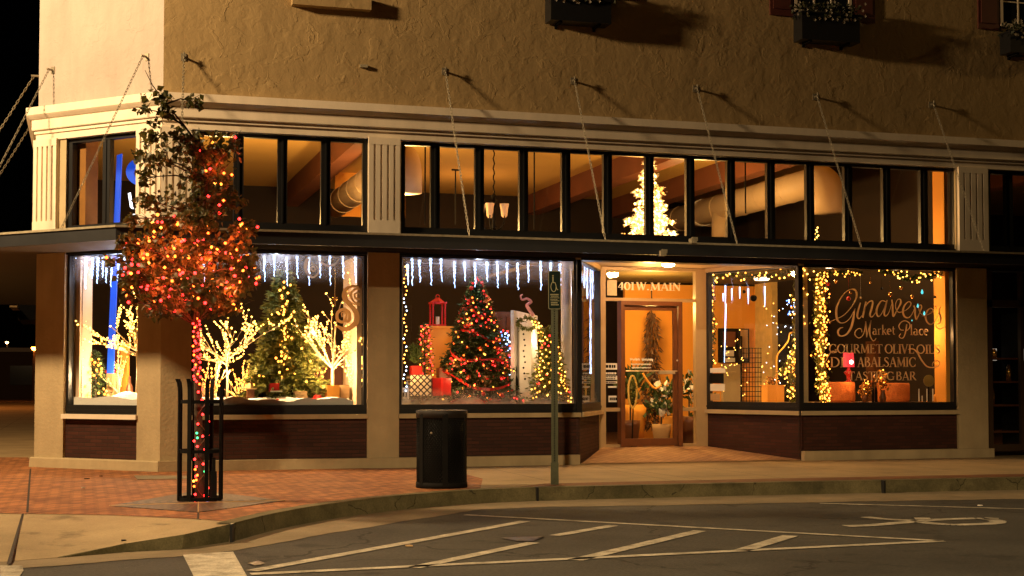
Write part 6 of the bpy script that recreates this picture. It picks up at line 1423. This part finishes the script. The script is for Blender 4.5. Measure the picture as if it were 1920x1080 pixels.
for k_ in range(36):
    f = k_/36; y = 598+(722-598)*f; strip.append(tp(369+7*math.sin(k_*2.4), y+rnd.uniform(-2, 2), -.06+.02*math.cos(k_*1.9)))
st_ = thing('tree_lights', 'red, orange and amber bulbs strung through the street tree crown', 'string lights', tuple(tp(368, 600)))
sets = {'br': [], 'bo': [], 'ba': [], 'bwt': []}
for p_ in sel: sets[rnd.choices(['br', 'bo', 'ba', 'bwt'], [8, 5, 3, 1])[0]].append(p_)
for k2, v in sets.items(): bulbs(st_, v, X[k2], .0155, limit=int(100*len(v)/len(sel)))
for x, y, dy, col, e in ((330, 450, -.1, (1, .25, .06), 4), (300, 520, -.2, (1, .16, .05), 5), (390, 490, -.2, (1, .2, .05), 5), (430, 540, -.1, (1, .3, .08), 4), (350, 560, -.25, (1, .14, .05), 5), (270, 480, 0, (1, .3, .08), 3), (410, 310, -.1, (1, .15, .05), 1.5), (445, 450, 0, (1, .2, .05), 2)):
    lamp('string_glow', 'POINT', tp(x, y, dy), e*3.0, (col[0], col[1]*.62, col[2]*.6), .05)
s2_ = thing('trunk_lights', 'string of red, green and amber bulbs wound down the street tree trunk', 'string lights', tuple(tb))
for k2 in ('br', 'bo'): bulbs(s2_, [p_ for i, p_ in enumerate(strip) if (i % 5 == 0) == (k2 == 'bo')], X[k2], .012)
low = [(380, 777, 'br'), (390, 774, 'br'), (391, 790, 'br'), (380, 818, 'br'), (390, 816, 'br'), (384, 843, 'br'), (369, 812, 'bg'), (370, 821, 'bg'), (364, 827, 'br'), (370, 837, 'br'), (370, 848, 'bc'), (365, 861, 'br'), (368, 875, 'br'), (370, 891, 'bo'), (367, 893, 'br'), (363, 902, 'bwt'), (364, 912, 'bo'), (366, 927, 'br'), (367, 938, 'br'), (365, 943, 'br'), (381, 870, 'br'), (388, 873, 'bg'), (384, 884, 'bg'), (386, 898, 'bg'), (390, 915, 'br'), (387, 922, 'br'), (384, 929, 'br'), (389, 931, 'br'), (389, 941, 'bb'), (366, 880, 'bo'), (368, 900, 'bo'), (371, 795, 'br'), (379, 750, 'br'), (388, 758, 'br'), (372, 735, 'br'), (380, 730, 'br')]
for k2 in ('br', 'bg', 'bc', 'bo', 'bwt', 'bb'): bulbs(s2_, [tp(x, y, -.10) for x, y, c_ in low if c_ == k2], X[k2], .0125)
part('cord', MB().tube([tp(378+9*math.sin(k_*.5), 735+k_*5.1, -.09) for k_ in range(41)], .004, 4), X['wood'], s2_)

# ------------------------------------------------------------------ litter bin
bc_ = gp(828, 914); BR = .286; BH = .895
bn = thing('litter_bin', 'round black perforated metal litter bin with domed rim on the pavement', 'litter bin', (bc_.x, bc_.y, 0))
mb = MB(); NH = 54
part('liner', MB().lathe(tuple(bc_), [(BR-.03, .05), (BR-.03, BH-.06)], 32), plain('bin_liner', (.004, .004, .004), .7), bn, True)
for s_ in (-1, 1):
    for k_ in range(NH):
        P = []
        for i in range(15):
            f = i/14; a = 2*math.pi*k_/NH+s_*f*1.9; P.append(bc_+Vector((math.cos(a)*BR, math.sin(a)*BR, .07+f*(BH-.15))))
        mb.tube(P, .0055, 3, False)
part('mesh_shell', mb, X['iron'], bn)
for k_ in range(6):
    a = k_*math.pi/3+.42; c = bc_+Vector((math.cos(a)*(BR+.003), math.sin(a)*(BR+.003), 0)); part('rib', MB().cube((c.x, c.y, .03), .018, .06, BH-.07, a), X['iron'], bn)
part('base_ring', MB().lathe(tuple(bc_), [(BR-.01, 0), (BR+.012, .0), (BR+.012, .065), (BR-.01, .075)], 36), X['iron'], bn, True)
part('rim', MB().lathe(tuple(bc_), [(BR-.02, BH-.09), (BR+.012, BH-.09), (BR+.014, BH-.012), (BR+.008, BH-.004), (BR-.03, BH), (.17, BH+.004), (.15, BH+.004), (.14, BH-.06)], 36, False), plain('bin_rim', (.014, .010, .008), .6), bn, True)
q_ = at(809, 812, bc_.y-BR+.01); part('lock', MB().ball(q_, .014, 8, 5), X['chain'], bn)

# ------------------------------------------------------------------ parking sign
sb_ = gp(1040, 909); sg = thing('parking_sign', 'narrow dark green accessible parking sign on a slotted steel post at the kerb', 'sign', (sb_.x, sb_.y, 0))
F3 = Fr((sb_.x, sb_.y), (math.cos(R(-15)), math.sin(R(-15))), (-math.sin(R(15)), -math.cos(R(15))))
zt = at(1040, 508, sb_.y).z; zb = at(1040, 580, sb_.y).z; pg = plain('green_steel_post', (.065, .07, .035), .5, .2, var=.4, scale=20)
po = MB().box(F3, -.028, -.018, -.02, .02, 0, zt-.03).box(F3, .018, .028, -.02, .02, 0, zt-.03).box(F3, -.018, .018, -.02, -.012, 0, zt-.03).box(F3, -.04, -.028, .014, .02, 0, zt-.03).box(F3, .028, .04, .014, .02, 0, zt-.03)
part('post', po, pg, sg)
part('sleeve', MB().box(F3, -.046, .046, -.026, .024, 0, .26), pg, sg)
mb = MB()
for k_ in range(70): mb.box(F3, -.006, .006, -.0119, -.010, .28+k_*.029, .294+k_*.029)
part('hole', mb, X['iron'], sg)
hw = .074; r_ = .018
def rrect(mb, a0, a1, b0, b1, r_, v0, v1):
    pts = []
    for cx0, cz0, s0 in ((a1-r_, b1-r_, 0), (a0+r_, b1-r_, 90), (a0+r_, b0+r_, 180), (a1-r_, b0+r_, 270)):
        for j in range(5): a = R(s0+j*22.5); pts.append((cx0+r_*math.cos(a), cz0+r_*math.sin(a)))
    n_ = len(pts); vs = [F3(u, v0, z) for u, z in pts]+[F3(u, v1, z) for u, z in pts]
    return mb.add(vs, [tuple(range(n_)), tuple(range(n_, 2*n_))]+[(i, (i+1) % n_, n_+(i+1) % n_, n_+i) for i in range(n_)])
part('border', rrect(MB(), -hw, hw, zb, zt, r_, .022, .026), plain('pale_green_border', (.22, .22, .12), .5), sg)
part('plate', rrect(MB(), -hw+.007, hw-.007, zb+.008, zt-.008, r_*.8, .026, .0285), plain('dark_green_plate', (.006, .014, .011), .7, spec=.1), sg)
sy = MB(); H2 = zt-zb
def sp2_(x, y): return (-hw+2*hw*(x-160)/275, zt-H2*(y-105)/780)
def ss(P, w_): sy.ribbon(F3, [sp2_(a, b) for a, b in catmull([tuple(p_) for p_ in P], 5)], w_, .0285, .002)
ss([(262, 195), (262, 215)], .016); ss([(262, 225), (262, 350)], .012); ss([(262, 350), (310, 352), (345, 470), (375, 495)], .008)
ss([(240, 345), (215, 420), (235, 500), (280, 530), (320, 500), (330, 440)], .008)
for row, (y, x0, x1, h2) in enumerate(((590, 205, 385, .016), (625, 215, 380, .008), (655, 205, 405, .008), (690, 205, 370, .008), (715, 210, 412, .008), (755, 215, 370, .014), (795, 220, 390, .014))):
    x = x0; rr = random.Random(row)
    while x < x1-8:
        w_ = rr.uniform(8, 22); a, b = sp2_(x, y), sp2_(min(x+w_, x1), y); sy.box(F3, a[0], b[0], .0285, .0305, a[1]-h2/2, a[1]+h2/2); x += w_+6
part('symbol_and_text', sy, plain('sign_legend', (.30, .28, .15), .5), sg)

# ------------------------------------------------------------------ things lying about, and the far street
solo('paving_slab', MB().prism([(p_.x, p_.y) for p_ in (gp(251, 893), gp(352, 893.5), gp(352, 899), gp(258, 900))], .003, .012), X['gutter'], 'pale rectangular cover slab let into the brick paving near the tree guard', 'cover slab', tuple(gp(300, 896)))
for i, (x, y, z, m_, s_) in enumerate(((163, 898, .008, 'iron', .035), (190, 893, .008, 'iron', .03), (156, 915, .008, 'white', .022), (766, 1024, RZ+.004, 'tan', .05), (1838, 948, RZ+.004, 'white', .035), (231, 1014, -.06, 'iron', .03))):
    p_ = gp(x, y, z); rr = random.Random(i); pts = [(p_.x+s_*math.cos(a)*rr.uniform(.5, 1.1), p_.y+s_*math.sin(a)*rr.uniform(.6, 1.4)) for a in [k_*1.05 for k_ in range(6)]]
    solo('fallen_leaf' if i not in (4, 2) else 'paper_scrap', MB().prism(pts, z, z+.008), X[m_], ['dark leaf on the bricks left of the tree guard', 'second dark leaf beside it on the bricks', 'tiny pale scrap on the bricks', 'tan leaf lying on the asphalt inside the hatching', 'white scrap on the asphalt near the wheelchair symbol', 'dark leaf on the concrete ramp'][i], 'litter', tuple(p_))
# far side street: dark buildings, lamps
fb = thing('far_building', 'unlit flat roofed building far down the side street', 'building', (-14, 80, 0)); dk = plain('night_wall', (.05, .035, .025), .9)
part('wall', MB().cube((-2, 95, 0), 22, 10, 3.4), dk, fb); part('roof', MB().cube((-2, 95, 3.4), 22.6, 10.6, .3), X['black'], fb)
for k_ in range(4): part('window', MB().cube((-10+k_*5, 89.9, 1.0), 2.2, .1, 1.4), X['pane_dark'], fb)
for x, y, D2, lab in ((13, 641, 110, 'distant street lamp with a small pale head at the picture edge'), (64, 651, 75, 'distant amber street lamp glaring beside the corner pier')):
    p_ = at(x, y, D2); t = thing('street_lamp', lab, 'street lamp', (p_.x, p_.y, 0), 'street lamps far down the side street')
    part('pole', MB().tube([(p_.x, p_.y+.3, 0), (p_.x, p_.y+.3, p_.z+.1)], [.12, .07], 8), dk, t); part('lamp_head', MB().cube((p_.x, p_.y, p_.z), .5, .5, .16), X['iron'], t)
    part('bulb', MB().ball((p_.x, p_.y-.1, p_.z-.05), .13 if x < 30 else .17, 10, 6), glow('sodium_lamp', (1, .50, .16) if x < 30 else (1, .22, .02), 22 if x < 30 else 60), t)
aw = thing('neighbour_awning', 'pale edged flat awning on the dark block behind the shop', 'awning', tuple(at(45, 565, 26)))
a, b = at(27, 565, 26), at(72, 561, 26); part('slab', MB().box(M, a.x, b.x+3, -30, -26, a.z-.03, a.z+.03), X['white'], aw); a2, b2_ = at(18, 576, 24), at(32, 572, 24); part('edge', MB().box(M, a2.x, b2_.x, -26, -24, a2.z, a2.z+.05), X['tan'], aw)
part('underside', MB().box(M, a.x+.1, b.x+3, -30, -26.2, a.z-.55, a.z-.05), X['iron'], aw)
nb_ = thing('back_building', 'dark masonry block behind the corner shop', 'building', (4, 30, 0)); part('wall', MB().cube((6.5, 33, 0), 12.4, 8, 6), dk, nb_)
part('door', MB().cube((.28, 31, 0), .06, 1.0, 2.1), X['wood'], nb_)
lamp('side_street_fill', 'POINT', (-9, 50, 7), 2600, (1, .35, .08), .2)  # both unseen lights are added to brighten the side street ground
lamp('side_street_fill', 'POINT', (-6.5, 9, 7.5), 650, (1, .60, .25), .15)
